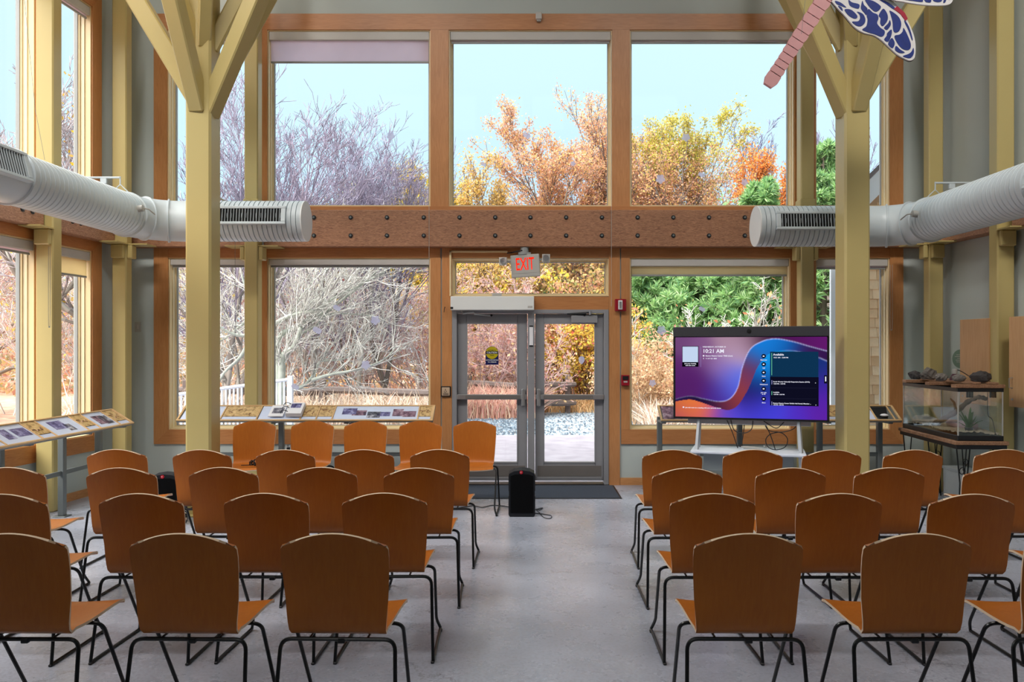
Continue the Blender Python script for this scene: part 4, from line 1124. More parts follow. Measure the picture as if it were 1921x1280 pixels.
# ------------------------------------------------------------------ exhibit counters (sloping reading rails)
def counter(name, loc, rot, L, items, legs, label, leg_back=.33, ztop=.83):
    """local x along the counter, y towards the back; front edge at y=0"""
    e = empty(name, (0,0,0), label, 'exhibit counter', 'sloping exhibit counters under the windows')
    sl = math.atan2(.15, .24)
    T = Matrix.Translation((0, 0, ztop)) @ Matrix.Rotation(sl, 4, 'X')
    dep = math.hypot(.24, .15)
    m = MB(); m.cbox((0, 0, -.02), (L, dep, -.002), .003, M=T); m.build('tray', M['steel'], e)
    for a, b_, c, d_ in ((0, 0, L, .02), (0, dep-.016, L, dep), (0, .02, .022, dep-.016), (L-.022, .02, L, dep-.016)):
        m = MB(); m.cbox((a, b_, -.004), (c, d_, .014), .003, M=T); m.build('edging', M['board'], e)
    for k, (kind, x0, x1) in enumerate(items):
        if kind == 'print':
            m = MB(); m.box((x0, .02, -.002), (x1, dep-.016, .004), M=T); p_ = m.build('print_panel', M['print'], e)
            n = max(1, int((x1-x0)/.28)); rr = random.Random(k*13+int(L*100))
            for j in range(n):
                for q in range(2):
                    w = rr.uniform(.1, .2); h = rr.uniform(.07, .14)
                    xx = x0 + .04 + (x1-x0-.08)*(j+.15+.4*q)/n; yy = .05 + rr.uniform(0, dep-.1-h)
                    m = MB(); m.box((xx, yy, .004), (min(xx+w, x1-.02), yy+h, .0052), M=T); m.build('picture', M[rr.choice(['pic_a', 'pic_b', 'pic_a', 'pic_c'])], p_)
        elif kind == 'carve':
            m = MB(); m.box((x0, .02, -.002), (x1, .075, .004), M=T); m.build('caption_panel', M['print'], e)
            m = MB(); m.cbox((x0, .08, -.002), (x1, dep-.016, .008), .003, M=T); p_ = m.build('relief_panel', M['carve'], e)
            rr = random.Random(k*5+3)
            for q in range(3):
                cx = x0 + (x1-x0)*(.2+.3*q); cy = .15 + rr.uniform(-.03, .04)
                pts = [T @ Vector((cx + .035*math.cos(t*2.2+q)*t, cy + .03*math.sin(t*2.2+q)*t, .009)) for t in [.2 + .15*i for i in range(7)]]
                m = MB(); m.tube(pts, .005, 5); m.build('relief', M['slat'], p_)
        elif kind == 'blank':
            m = MB(); m.box((x0, .02, -.002), (x1, dep-.016, .004), M=T); m.build('print_panel', M['print'], e)
        elif kind == 'dusk':
            m = MB(); m.box((x0, .02, -.002), (x1, dep-.016, .004), M=T); m.build('print_panel', M['pic_c'], e)
        elif kind == 'hole':
            m = MB(); m.prism([T @ Vector(p) for p in ((x0, .04, .0045), (x1-.06, .04, .0045), (x1, dep-.03, .0045), (x0-.06, dep-.03, .0045))], (0,0,.001)); m.build('specimen_well', M['dark'], e)
            m = MB(); m.lathe(T @ Vector(((x0+x1)/2-.01, .08, .005)), [(.03, 0), (.045, .012), (.03, .025), (.008, .03)], 10); m.build('specimen', M['paper'], e)
        m = MB(); m.cbox((x1+.001, .02, -.003), (x1+.016, dep-.016, .012), .002, M=T); m.build('divider', M['board'], e)
    for x in legs:
        m = MB(); m.cbox((x-.028, leg_back-.03, 0.008), (x+.028, leg_back+.03, ztop+.02), .006); l_ = m.build('leg', M['steel'], e)
        m = MB(); m.cbox((x-.06, leg_back-.06, 0), (x+.06, leg_back+.06, .01), .003); m.build('foot_plate', M['steel'], l_)
        m = MB(); m.cbox((x-.025, .05, ztop-.035), (x+.025, leg_back, ztop-.008), .004); m.build('arm', M['steel'], l_)
    m = MB(); m.cbox((min(legs), leg_back-.01, .40), (max(legs), leg_back+.01, .445), .004); m.build('stretcher', M['steel'], e)
    e.location = loc; e.rotation_euler = (0, 0, rot)
    return e
def X84(px, d=8.4): return (px - VX) * d / F
x0 = X84(330)
def it(k, a, b_): return (k, X84(a) - x0, X84(b_) - x0)
counter('exhibit_counter', (x0, 8.4, 0), 0, X84(812) - x0, [it('blank', 336, 410), it('carve', 413, 478), it('blank', 482, 560), it('carve', 563, 590), it('carve', 593, 620), it('print', 623, 781), it('carve', 784, 806)],
        [.25, 1.05, 1.85, 2.6], 'long sloping exhibit counter below the window behind the facing chairs')
x1 = X84(1240)
def it2(k, a, b_): return (k, X84(a) - x1, X84(b_) - x1)
counter('exhibit_counter', (x1, 8.4, 0), 0, 2.64, [it2('dusk', 1246, 1290), it2('blank', 1294, 1555), it2('carve', 1558, 1600), it2('blank', 1604, 1645), ('hole', 2.405, 2.56)],
        [.04, .95, 1.86, 2.54], 'sloping exhibit counter behind the big screen')
# side counter runs along the windowed wall; its far end is near the corner
sc_ = counter('exhibit_counter', (-4.17, 4.6, 0), math.pi/2 + .0, 3.53, [('print', .05, .55), ('carve', .57, .74), ('print', .76, 1.35), ('carve', 1.37, 1.56), ('print', 1.58, 2.02), ('carve', 2.04, 2.22), ('print', 2.24, 2.72), ('carve', 2.74, 2.92), ('print', 2.94, 3.28), ('carve', 3.3, 3.49)],
        [.2, 1.06, 1.94, 2.82, 3.45], 'sloping exhibit counter with pictures along the side windows')
# ring binder lying open on the counter
e = empty('ring_binder', (X84(535), 8.5, .93), 'open ring binder of photographs on the long counter', 'binder')
sl = math.atan2(.15, .24)
T = Matrix.Translation((X84(535), 8.43, .874)) @ Matrix.Rotation(sl, 4, 'X')
m = MB(); m.cbox((-.2, .0, .0), (-.035, .2, .012), .002, M=T); m.build('page_stack', M['paper'], e)
m = MB(); m.cbox((-.005, .0, .0), (.17, .2, .05), .003, M=T); m.build('page_stack', M['paper'], e)
m = MB(); m.box((-.17, .05, .012), (-.05, .15, .013), M=T); m.build('photograph', M['pic_b'], e)
m = MB(); m.box((.03, .1, .05), (.14, .18, .051), M=T); m.build('photograph', M['pic_a'], e)
for y_ in (.03, .1, .17):
    m = MB(); m.tube([T @ Vector((-.02 + .045*math.cos(t), y_, .025 + .045*math.sin(t))) for t in [math.pi*k/10 for k in range(11)]], .004, 6); m.build('ring', M['black'], e)

# ------------------------------------------------------------------ glass tank on its slatted iron table
TK = frame_mat(Vector((4.06, 7.25, 0)), Vector((.42, -.03, 0)), (0,0,1))      # a along the short side, b up, c towards the viewer
def tk(a, l, z): 
    """a across (0..0.42), l along the length away from camera (0..1.25), z up"""
    return TK @ Vector((a, z, -l))
def tbox(m, a0, l0, z0, a1, l1, z1, c=.003, mi=0): m.cbox((a0, z0, -l1), (a1, z1, -l0), c, mi, M=TK)
e = empty('plant_table', tk(.21, .62, 0), 'low slatted wooden table with scrolled iron legs under the tank', 'table')
LL, WW, ZT_ = 1.25, .42, .75
for k in range(17):
    m = MB(); l0 = -.03 + k*(LL+.06)/17; tbox(m, -.035, l0+.003, ZT_-.035, WW+.035, l0 + (LL+.06)/17 - .003, ZT_, .004); m.build('slat', M['slat'], e, fix=True)
m = MB(); tbox(m, -.02, -.02, ZT_-.075, WW+.02, 0, ZT_-.036); tbox(m, -.02, LL, ZT_-.075, WW+.02, LL+.02, ZT_-.036); tbox(m, -.02, 0, ZT_-.075, 0, LL, ZT_-.036); tbox(m, WW, 0, ZT_-.075, WW+.02, LL, ZT_-.036); m.build('apron', M['black'], e, fix=True)
for a in (0, WW):
    for l_, sg in ((.02, 1), (.62, 1), (LL-.02, -1)):
        sa = 1 if a == 0 else -1
        m = MB(); m.tube([tk(a, l_, ZT_-.07), tk(a+sa*.03, l_, .35), tk(a+sa*.02, l_, .006)], .007, 6); m.tube([tk(a+sa*.09, l_, ZT_-.07), tk(a+sa*.07, l_, .4), tk(a+sa*.03, l_, .03)], .006, 6)
        m.tube([tk(a+sa*.05 + sa*.03*math.cos(t)*(1-t/14), l_, .46 + .04*math.sin(t)*(1-t/14)) for t in [.5*k for k in range(16)]], .004, 6)
        m.build('leg', M['blackmetal'], e, smooth=True)
e = empty('glass_tank', tk(.21, .62, ZT_), 'glass terrarium tank with black rims on the slatted table', 'terrarium')
z0, z1 = ZT_+.001, ZT_+.50
m = MB(); tbox(m, 0, 0, z0, WW, LL, z0+.05, .004); m.build('base_rim', M['black'], e, fix=True)
m = MB()
for q in ((0,0,WW,.02), (0,LL-.02,WW,LL), (0,.02,.02,LL-.02), (WW-.02,.02,WW,LL-.02)): tbox(m, q[0], q[1], z1-.035, q[2], q[3], z1, .002)
tbox(m, .02, LL*.5-.015, z1-.03, WW-.02, LL*.5+.015, z1, .002); m.build('top_rim', M['black'], e, fix=True)
for q in ((.004,.004,WW-.004,.01), (.004,LL-.01,WW-.004,LL-.004), (.004,.01,.01,LL-.01), (WW-.01,.01,WW-.004,LL-.01)):
    m = MB(); tbox(m, q[0], q[1], z0+.05, q[2], q[3], z1-.035, .0005); m.build('pane', M['tankglass'], e, fix=True)
for a, l_ in ((.008,.008), (WW-.008,.008), (.008,LL-.008), (WW-.008,LL-.008)):
    m = MB(); tbox(m, a-.005, l_-.005, z0+.05, a+.005, l_+.005, z1-.035, .001); m.build('silicone_seam', M['grey'], e, fix=True)
for a in (.09, .3):
    for q in range(3):
        m = MB(); tbox(m, a + q*.022, .012, z1-.09, a + .016 + q*.022, .028, z1-.03, .002); m.build('clip', M['black'], e, fix=True)
# gravel bed: bumpy surface
n = 26; V = []; rg = np.random.default_rng(5)
ga, gl = np.meshgrid(np.linspace(.02, WW-.02, n), np.linspace(.02, LL-.02, n*2)); gz = z0 + .066 + .02*rg.random(ga.shape) + .012*np.sin(ga*14)*np.cos(gl*7)
V = np.array([tk(a, l_, z) for a, l_, z in zip(ga.ravel(), gl.ravel(), gz.ravel())]); idx = np.arange(V.shape[0]).reshape(2*n, n)
Q = np.stack([idx[:-1,:-1], idx[:-1,1:], idx[1:,1:], idx[1:,:-1]], -1).reshape(-1,4)
o_ = Vector(tk(.21, .62, z0+.05)); me = fast_mesh('pebble_bed', V - np.array(o_), Q, [paint('sandy_pebbles', rgb(190, 172, 150), .9, var=.4, scale=60, bump=.8, bscale=90)])
tag(link_mesh('pebble_bed', me, None, o_), 'sandy pebble bed covering the tank floor', 'pebbles', kind='stuff')
bark = paint('driftwood_bark', rgb(128, 108, 90), .85, var=.3, scale=25, bump=.8, bscale=50)
e = empty('driftwood_branch', tk(.12, .75, z0+.07), 'slanting driftwood branch inside the glass tank', 'branch')
P_ = smooth_path([tk(.1, .78, z0+.07), tk(.14, .66, z0+.13), tk(.2, .46, z0+.24), tk(.25, .3, z0+.36), tk(.28, .17, z0+.405), tk(.29, .07, z0+.395)], 6)
m = MB(); m.tube(P_, [.03 - .012*(i/len(P_)) + .005*math.sin(i*1.9) for i in range(len(P_))], 10); m.build('limb', bark, e, smooth=True)
m = MB(); m.tube([P_[12], P_[12] + Vector((.0, .03, .09)), P_[12] + Vector((-.03, .05, .13))], [.016, .012, .006], 8); m.build('stub', bark, e, smooth=True)
e = empty('driftwood_log', tk(.12, .9, z0+.07), 'pale log lying on the pebbles in the tank', 'log')
m = MB(); m.tube(smooth_path([tk(.1, 1.15, z0+.1), tk(.13, .95, z0+.11), tk(.14, .78, z0+.1)], 5), [.04, .05, .046, .05, .04, .05, .04, .05, .045, .05, .03], 12); m.build('log', paint('pale_log', rgb(186, 182, 178), .8, var=.25, scale=18), e, smooth=True)
e = empty('plastic_tube', tk(.2, .45, z0+.08), 'pink translucent tube lying on the pebbles in the tank', 'tube')
m = MB(); m.cyl(tk(.24, .68, z0+.11), tk(.3, .3, z0+.11), .04, 18); m.build('tube', paint('pale_pink_plastic', rgb(214, 186, 200), .3), e, smooth=True)
e = empty('spiky_plant', tk(.2, .1, z0+.07), 'spiky green plant near the front of the tank', 'plant')
rr = random.Random(9); pg = paint('green_leaf', rgb(84, 122, 66), .5, var=.25, scale=20); base = tk(.2, .2, z0+.09)
for k in range(26):
    a = rr.uniform(0, 6.283); ln = rr.uniform(.22, .36); el = rr.uniform(.35, 1.25); d_ = Vector((math.cos(a)*math.cos(el)*.42, math.sin(a)*math.cos(el)*.42, math.sin(el)))
    m = MB(); sd = d_.cross(Vector((0,0,1))).normalized()
    ctr = [base + d_*ln*t + Vector((0,0,-.1*ln*t*t*2)) for t in (0, .3, .6, .85, 1)]; ws = (.008, .015, .013, .008, .001)
    vs = []
    for p, w in zip(ctr, ws): vs += [p - sd*w, p + Vector((0,0,-.003)), p + sd*w]
    m.add(vs, [(3*i+j, 3*i+j+1, 3*i+j+4, 3*i+j+3) for i in range(4) for j in range(2)]); m.build('leaf', pg, e)
m = MB(); m.lathe(base - Vector((0,0,.02)), [(.03, 0), (.04, .04), (.036, .04)], 12); m.build('pot', M['black'], e, smooth=True)
# lid planks and the stones on it
e = empty('tank_lid', tk(.21, .62, z1), 'wooden slat lid lying across the tank top', 'lid')
for l_ in (.02, .58, 1.14):
    m = MB(); tbox(m, -.02, l_-.03, z1+.001, WW+.01, l_+.07, z1+.034, .004); m.build('cross_slat', M['slat'], e, fix=True)
for a in (.14, .3):
    m = MB(); tbox(m, a, -.01, z1+.035, a+.07, LL-.0, z1+.055, .004); m.build('long_slat', M['slat'], e, fix=True)
def rock(px, d, zb, w, h, seed, mat, label, tall=1.0):
    rg = np.random.default_rng(seed); bm = bmesh.new(); bmesh.ops.create_icosphere(bm, subdivisions=3, radius=1)
    K = rg.normal(0, 1, (7, 3)); K /= np.linalg.norm(K, axis=1, keepdims=True); hh = rg.uniform(.55, .95, 7)
    for v in bm.verts:
        p = np.array(v.co); 
        for k_, q in zip(K, hh):
            d_ = p @ k_
            if d_ > q: p = p - k_*(d_-q)*.85
        p = p*(1 + .09*math.sin(p[0]*9+seed)*math.cos(p[1]*8+p[2]*6) + .05*math.sin(p[2]*17+p[0]*13+seed))
        v.co = (p[0]*w/2, p[1]*w*.35, max(p[2], -.75)*h/1.7)
    mn = min(v.co.z for v in bm.verts)
    for v in bm.verts: v.co.z -= mn
    me = bpy.data.meshes.new('rock'); bm.to_mesh(me); bm.free(); me.materials.append(mat); me.update()
    o = link_mesh('rock', me, None, Vector(((px-VX)*d/F, d, zb))); o.rotation_euler = (0, 0, rg.uniform(-.4, .4))
    tag(o, label, 'rock', 'stones on the tank lid')
zr = z1 + .055
rock(1716, 8.0, zr, .14, .085, 3, M['rock_d'], 'dark knobbly stone at the far end of the tank lid')
rock(1742, 7.9, zr, .18, .13, 8, M['rock'], 'large pale pointed stone on the tank lid')
rock(1765, 7.62, zr, .15, .075, 11, M['rock'], 'flat brownish stone in the middle of the tank lid')
rock(1799, 7.5, zr, .13, .07, 15, M['rock'], 'rounded stone beside the heat lamp on the lid')
rock(1840, 7.36, zr, .2, .1, 21, M['rock_d'], 'long dark jagged stone at the near end of the lid')
e = empty('heat_lamp', PX(1794, 700, 7.66), 'small clamp lamp with grey socket on the tank lid', 'lamp')
q = Vector(((1791-VX)*7.72/F, 7.72, zr))
m = MB(); m.lathe(q, [(.05, 0), (.042, .03), (.026, .06), (.022, .065)], 18); m.build('lamp_shade', paint('dark_red_enamel', rgb(70, 24, 40), .3), e, smooth=True)
m = MB(); m.lathe(q + Vector((0,0,.066)), [(.024, 0), (.026, .03), (.022, .045), (.012, .05)], 16); m.build('socket', M['grey'], e, smooth=True)
m = MB(); m.tube(smooth_path([q + Vector((0,0,.11)), q + Vector((.05, -.03, .09)), q + Vector((.14, -.1, .02)), q + Vector((.24, -.2, -.0))], 5), .004, 6); m.build('cord', M['black'], e)
m = MB(); m.tube(smooth_path([tk(.3, .05, z1-.04), tk(.3, .05, z0+.25), tk(.33, .03, z0+.2), tk(.36, .03, z0+.06)], 5), .003, 6); p_ = m.build('probe_cable', M['black'], e)
e = empty('pamphlet_box', (4.71, 8.3, 0), 'white lidded box on the floor behind the tank table', 'box')
m = MB(); m.cbox((4.6, 8.12, .0), (4.82, 8.5, .3), .006); m.build('box_body', M['white'], e)
m = MB(); m.cbox((4.59, 8.11, .3), (4.83, 8.51, .33), .004); m.build('lid', M['white'], e)

# wall cabinets on the side wall and the round sign
def cab(t0, t1, zlo, zhi, label, n):
    e = empty('wall_cabinet', FRR @ Vector(((t0+t1)/2, 0, zlo)), label, 'cabinet', 'maple wall cabinets')
    m = MB(); m.cbox((t0, -.2, zlo), (t1, -.002, zhi), .004, M=FRR); m.build('carcass', M['maple'], e, fix=True)
    for k in range(n):
        a = t0 + (t1-t0)*k/n; b_ = t0 + (t1-t0)*(k+1)/n
        m = MB(); m.cbox((a+.002, -.222, zlo-.004), (b_-.002, -.201, zhi+.004), .003, M=FRR); d_ = m.build('door', M['maple'], e, fix=True)
        hx = a + .05 if k == 0 else b_ - .05
        m = MB(); m.tube([FRR @ Vector((hx, -.222, zlo+.18)), FRR @ Vector((hx, -.255, zlo+.185)), FRR @ Vector((hx, -.255, zlo+.275)), FRR @ Vector((hx, -.222, zlo+.28))], .005, 8); m.build('handle', M['alu_l'], d_, smooth=True)
        m = MB(); q0 = FRR @ Vector((hx, -.222, zlo+.07)); q1 = FRR @ Vector((hx, -.228, zlo+.07)); m.cyl(q0, q1, .011, 14); m.build('lock', M['alu_l'], d_)
cab(.88, 1.34, 1.05, 1.93, 'maple wall cabinet partly behind the yellow column over the tank', 1)
cab(1.62, 3.0, 1.06, 1.93, 'maple wall cabinet with bow handle at the picture edge', 2)
e = empty('round_sign', PX(1800, 690, 8.55), 'small round green sign on the wall above the tank', 'sign')
c_ = FRR @ Vector((.6, -.012, 1.51)); nv = (FRR.to_3x3() @ Vector((.3, -1, 0))).normalized()
m = MB(); m.cyl(c_, c_ + nv*.012, .105, 32); m.build('disc', paint('sage_green_sign', rgb(112, 136, 120), .4), e, smooth=True)
for k_, w_ in enumerate((.05, .07, .04, .06, .05)):
    tx = nv.cross(Vector((0,0,1))).normalized(); q = c_ + nv*.0125 + Vector((0,0,.045-.02*k_))
    m = MB(); Mx = frame_mat(q, -tx, (0,0,1)); m.box((-w_, -.0025, 0), (w_, .0025, .0008), M=Mx); m.build('print_line', M['cassette'], e, fix=True)

# ------------------------------------------------------------------ loudspeakers, microphone, cables
def speaker(x, y, rot, label):
    e = empty('loudspeaker', (0,0,0), label, 'loudspeaker', 'black portable loudspeakers')
    w, h, d_ = .125, .45, .2
    out = [(-w, 0.012), (-w+.012, 0), (w-.012, 0), (w, .012), (w, h-.035), (w*.6, h-.01), (0, h), (-w*.6, h-.01), (-w, h-.035)]
    m = MB(); m.prism([(a, 0, z) for a, z in out], (0, d_, 0)); m.build('cabinet', paint('speaker_shell', rgb(22, 24, 30), .6, spec=.3), e, fix=True)
    m = MB(); m.prism([(-w*.88, -.006, .04), (w*.88, -.006, .04), (w*.88, -.006, h-.055), (w*.5, -.006, h-.04), (-w*.5, -.006, h-.04), (-w*.88, -.006, h-.055)], (0, .008, 0)); m.build('grille', paint('speaker_grille', rgb(4, 4, 6), .9, var=.4, scale=300, spec=.15), e, fix=True)
    m = MB(); m.cyl((-.006, -.0, h-.02), (-.006, -.007, h-.02), .016, 20); b_ = m.build('badge', paint('red_badge', rgb(190, 24, 40), .3), e, smooth=True)
    text_obj('badge_mark', 'F', .018, M['paper'], frame_mat(Vector((-.006, -.0076, h-.026)), (1,0,.3), (0,0,1)), b_, 'CENTER', .0004)
    for s in (-1, 1):
        m = MB(); m.cbox((s*w-.004, .0, .02), (s*w+.004, .1, .2), .003); m.build('corner_guard', M['black'], e)
        m = MB(); m.cbox((s*w-.004, .0, .25), (s*w+.004, .1, .4), .003); m.build('corner_guard', M['black'], e)
    e.location = (x, y, 0); e.rotation_euler = (0, 0, rot); return e
speaker((979-VX)*7.4/F, 7.4, 0, 'black loudspeaker standing alone in the aisle before the doors')
speaker((306-VX)*7.15/F, 7.15, .25, 'black loudspeaker on the floor by the tree column')
def floor_cable(pts, label, r=.004):
    m = MB(); m.tube(smooth_path(pts, 6), r, 6); tag(m.build('cable', M['black'], smooth=True), label, 'cable')
def fl(px, py): 
    d_ = EYE*F/(py-VY); return ((px-VX)*d_/F, d_, .005)
floor_cable([fl(955, 952), fl(925, 949), fl(905, 953), fl(885, 950), fl(850, 955), fl(800, 950)], 'black cable running along the floor under the facing chairs')
floor_cable([fl(1004, 957), fl(1018, 954), fl(1012, 958), fl(1005, 956), fl(1012, 963), fl(1020, 972), fl(1032, 974), fl(1034, 969), fl(1020, 966), fl(1004, 964)], 'looped black cable beside the aisle loudspeaker')
m = MB(); m.tube([fl(994, 960), (fl(1002,957)[0], fl(1002,957)[1], .03)], .005, 6); tag(m.build('red_plug', M['red']), 'red plug leaning on the aisle loudspeaker', 'plug')
rr = random.Random(3); c_ = Vector(((334-VX)*7.1/F, 7.1, .0)); P_ = []
for k in range(70):
    a = k*.55; P_.append(c_ + Vector((.07*math.cos(a)*(1+.3*math.sin(k*.7)), .07*math.sin(a), .01 + .17*abs(math.sin(k*.21)) )))
m = MB(); m.tube(smooth_path(P_, 3), .006, 5); tag(m.build('cable_coil', M['black'], smooth=True), 'tangled black cable coil beside the floor loudspeaker', 'cable')
e = empty('microphone', ((485-VX)*7.6/F, 7.6, .46), 'black handheld microphone lying on a facing chair', 'microphone')
q = Vector(((477-VX)*7.6/F, 7.6, .468)); d_ = Vector((.75, .15, .5)).normalized()
m = MB(); m.tube([q, q + d_*.1, q + d_*.105], [.012, .016, .018], 14); m.build('handle', M['black'], e, smooth=True)
m = MB(); bm = bmesh.new(); bmesh.ops.create_uvsphere(bm, u_segments=14, v_segments=10, radius=.026); me = bpy.data.meshes.new('mesh_head'); 
for v in bm.verts: v.co += (q + d_*.125) - ORG[e.name]
bm.to_mesh(me); bm.free(); me.materials.append(M['black']); link_mesh('mesh_head', me, e, ORG[e.name])
P_ = [q + Vector((.05*math.cos(k*.5)*(1.3 + .4*math.sin(k*.9)) + .02, .035*math.sin(k*.5), .004 + .012*(k % 5))) for k in range(40)]
m = MB(); m.tube([q - Vector((.13, 0, 0)), *smooth_path(P_, 3)], .0045, 5); m.build('cord', M['black'], e, smooth=True)

# ------------------------------------------------------------------ hanging dragonfly
e = empty('hanging_dragonfly', PX(1560, 20, 6.3), 'pink and blue painted wooden dragonfly hanging by the tree column', 'hanging ornament')
dd = 6.3; kk = dd / F
pinkc = paint('pink_painted_wood', rgb(206, 150, 150), .6, var=.1, scale=14)
ax_ = [PX(1441, 160, dd), PX(1545, 0, dd)]; dv = (ax_[1]-ax_[0]); ln = dv.length; dv.normalize(); sd = Vector((-dv.z, 0, dv.x))
cuts = [0, .14, .215, .285, .365, .45, .54, .63, .725, .82, .92, 1.02, 1.12, 1.22]; ws = [9, 13, 12.5, 12.5, 12.5, 13, 13.5, 14, 14, 14.5, 14.5, 15, 15, 16]
for i in range(len(cuts)-1):
    a, b_ = ax_[0] + dv*ln*cuts[i], ax_[0] + dv*ln*(cuts[i+1]-.008)
    wa, wb = ws[i]*kk, ws[i+1]*kk; mid = (a+b_)/2; wm = max(wa, wb)*1.03
    m = MB(); m.prism([a - sd*wa*.9, a + sd*wa*.9, mid + sd*wm, b_ + sd*wb, b_ - sd*wb, mid - sd*wm], (0, .035, 0)); m.build('abdomen_segment', pinkc, e, fix=True)
m = MB(); m.tube([ax_[0] + dv*ln*.06 + Vector((0,.02,0)), ax_[0] + dv*ln*1.22 + Vector((0,.02,0))], .02, 6); m.build('spine', M['ink'], e)
th = ax_[0] + dv*ln*1.38
m = MB(); m.lathe(th - dv*.13 + Vector((0,.02,0)), [(.05,0),(.095,.06),(.1,.14),(.08,.22),(.05,.26)], 16, 0, dv); m.build('thorax', pinkc, e, smooth=True)
m = MB(); m.lathe(th + dv*.13 + Vector((0,.02,0)), [(.03,0),(.07,.04),(.075,.08),(.04,.12)], 16, 0, dv); m.build('head', pinkc, e, smooth=True)
blue = paint('blue_painted_cell', rgb(20, 42, 118), .5, var=.35, scale=16); wht = paint('white_painted_wing', rgb(222, 218, 216), .5); crim = paint('crimson_mark', rgb(160, 20, 50), .5)
def c7(x, y, dz=0): return PX(1550 + x/5.38, y/5.38, dd - dz)
def wing(outline, cells, marks, dy):
    m = MB(); m.prism([p + Vector((0, dy, 0)) for p in smooth_loop(outline)], (0, .016, 0)); w_ = m.build('wing', [wht], e, fix=True)
    m = MB(); m.prism([p + Vector((0, dy+.016, 0)) + (p - PX(1640, 40, dd))*.012 for p in smooth_loop(outline)], (0, .006, 0)); m.build('wing_edge', M['ink'], w_, fix=True)
    for cl in cells:
        gx = sum(p[0] for p in cl)/len(cl); gy = sum(p[1] for p in cl)/len(cl); cl = [(gx + (x-gx)*1.02, gy + (y-gy)*1.02) for x, y in cl]
        m = MB(); m.prism([p + Vector((0, dy-.0025, 0)) for p in smooth_loop(cl, 4)], (0, .003, 0)); m.build('wing_cell', blue, w_, fix=True)
    for cl in marks:
        m = MB(); m.prism([c7(*p) + Vector((0, dy-.0035, 0)) for p in cl], (0, .004, 0)); m.build('wing_mark', crim, w_, fix=True)
def smooth_loop(pl, n=5):
    P = [c7(*p) for p in pl]; out = []; k = len(P)
    for i in range(k):
        p0, p1, p2, p3 = P[i-1], P[i], P[(i+1)%k], P[(i+2)%k]
        for j in range(n):
            t = j/n; out.append(.5*((2*p1)+(p2-p0)*t+(2*p0-5*p1+4*p2-p3)*t*t+(3*p1-p0-3*p2+p3)*t*t*t))
    return out
wing([(-100,-280),(-40,-130),(45,0),(110,75),(190,160),(290,275),(380,330),(480,355),(560,405),(640,480),(720,550),(800,595),(850,610),(890,585),(902,500),(895,400),(860,290),(800,170),(720,60),(640,-10),(500,-90),(250,-230)],
     [[(190,95),(250,100),(305,150),(310,180),(280,187),(230,160),(195,120)], [(310,120),(365,140),(392,190),(385,235),(345,265),(300,255),(262,220),(320,215),(340,185),(335,150)],
      [(425,95),(470,130),(515,150),(525,190),(512,235),(545,280),(585,310),(582,350),(550,368),(490,345),(420,325),(365,298),(405,265),(418,200),(410,160)], [(570,92),(600,115),(620,165),(612,215),(570,262),(545,235),(548,185),(530,155)],
      [(640,110),(700,145),(740,190),(755,250),(735,310),(695,328),(675,300),(668,220),(650,150)], [(640,205),(650,250),(615,300),(585,285),(590,270),(625,235)], [(655,300),(658,350),(625,420),(585,400),(610,360),(615,335)],
      [(780,285),(820,360),(850,440),(845,490),(810,505),(760,485),(715,430),(690,365),(740,350),(770,320)], [(660,385),(690,435),(668,485),(625,445)], [(705,465),(745,500),(790,530),(740,535),(695,505)],
      [(878,485),(882,540),(850,585),(800,580),(775,565),(830,545),(860,520)], [(798,212),(840,285),(870,390),(862,400),(830,310),(790,225)], [(365,10),(380,50),(415,90),(405,150),(380,125),(350,85),(355,40)],
      [(395,0),(470,10),(540,55),(545,85),(500,118),(450,85),(415,40)], [(225,0),(260,25),(330,45),(325,85),(270,75),(235,50)], [(90,10),(150,30),(200,75),(150,60),(105,40)], [(120,60),(155,75),(165,110),(140,90)],
      [(540,0),(610,20),(690,75),(680,95),(610,45)], [(0,-100),(120,-60),(200,-10),(100,-20)], [(300,-100),(420,-60),(500,-20),(380,-20)]],
     [[(715,62),(680,92),(745,140),(800,212),(822,190),(790,130)]], 0)
wing([(150,-330),(400,-120),(640,8),(740,30),(850,50),(1000,68),(1150,70),(1230,55),(1262,10),(1270,-40),(1200,-120),(900,-220),(500,-310)],
     [[(745,5),(850,-20),(935,-5),(950,35),(850,25)], [(965,-10),(1030,-10),(1035,38),(985,35)], [(1065,0),(1150,-10),(1140,30),(1100,38),(1062,25)], [(1195,-5),(1180,40),(1160,42),(1175,0)], [(1230,0),(1220,18),(1213,5)],
      [(600,-60),(740,-120),(850,-70),(720,-30)], [(900,-80),(1060,-130),(1140,-70),(1020,-45)], [(1160,-70),(1220,-70),(1240,-40),(1180,-35)]],
     [], -.03)
m = MB(); m.tube([th, th + Vector((0,0,2.6))], .0015, 5); m.tube([ax_[0] + dv*ln*.6, th + Vector((0,0,2.6))], .0015, 5); m.build('hanging_wire', M['steel'], e)
for s_, dz_ in ((1, .0), (.9, -.12)):
    P_ = [th + Vector((-x*s_, dy_, z + dz_)) for x, dy_, z in ((.02, 0, -.06), (.3, 0, .02), (.7, 0, .25), (.95, 0, .5), (.98, 0, .62), (.8, 0, .62), (.4, 0, .34), (.05, 0, .1))]
    m = MB(); m.prism(P_, (0, .016, 0)); m.build('wing', wht, e, fix=True)

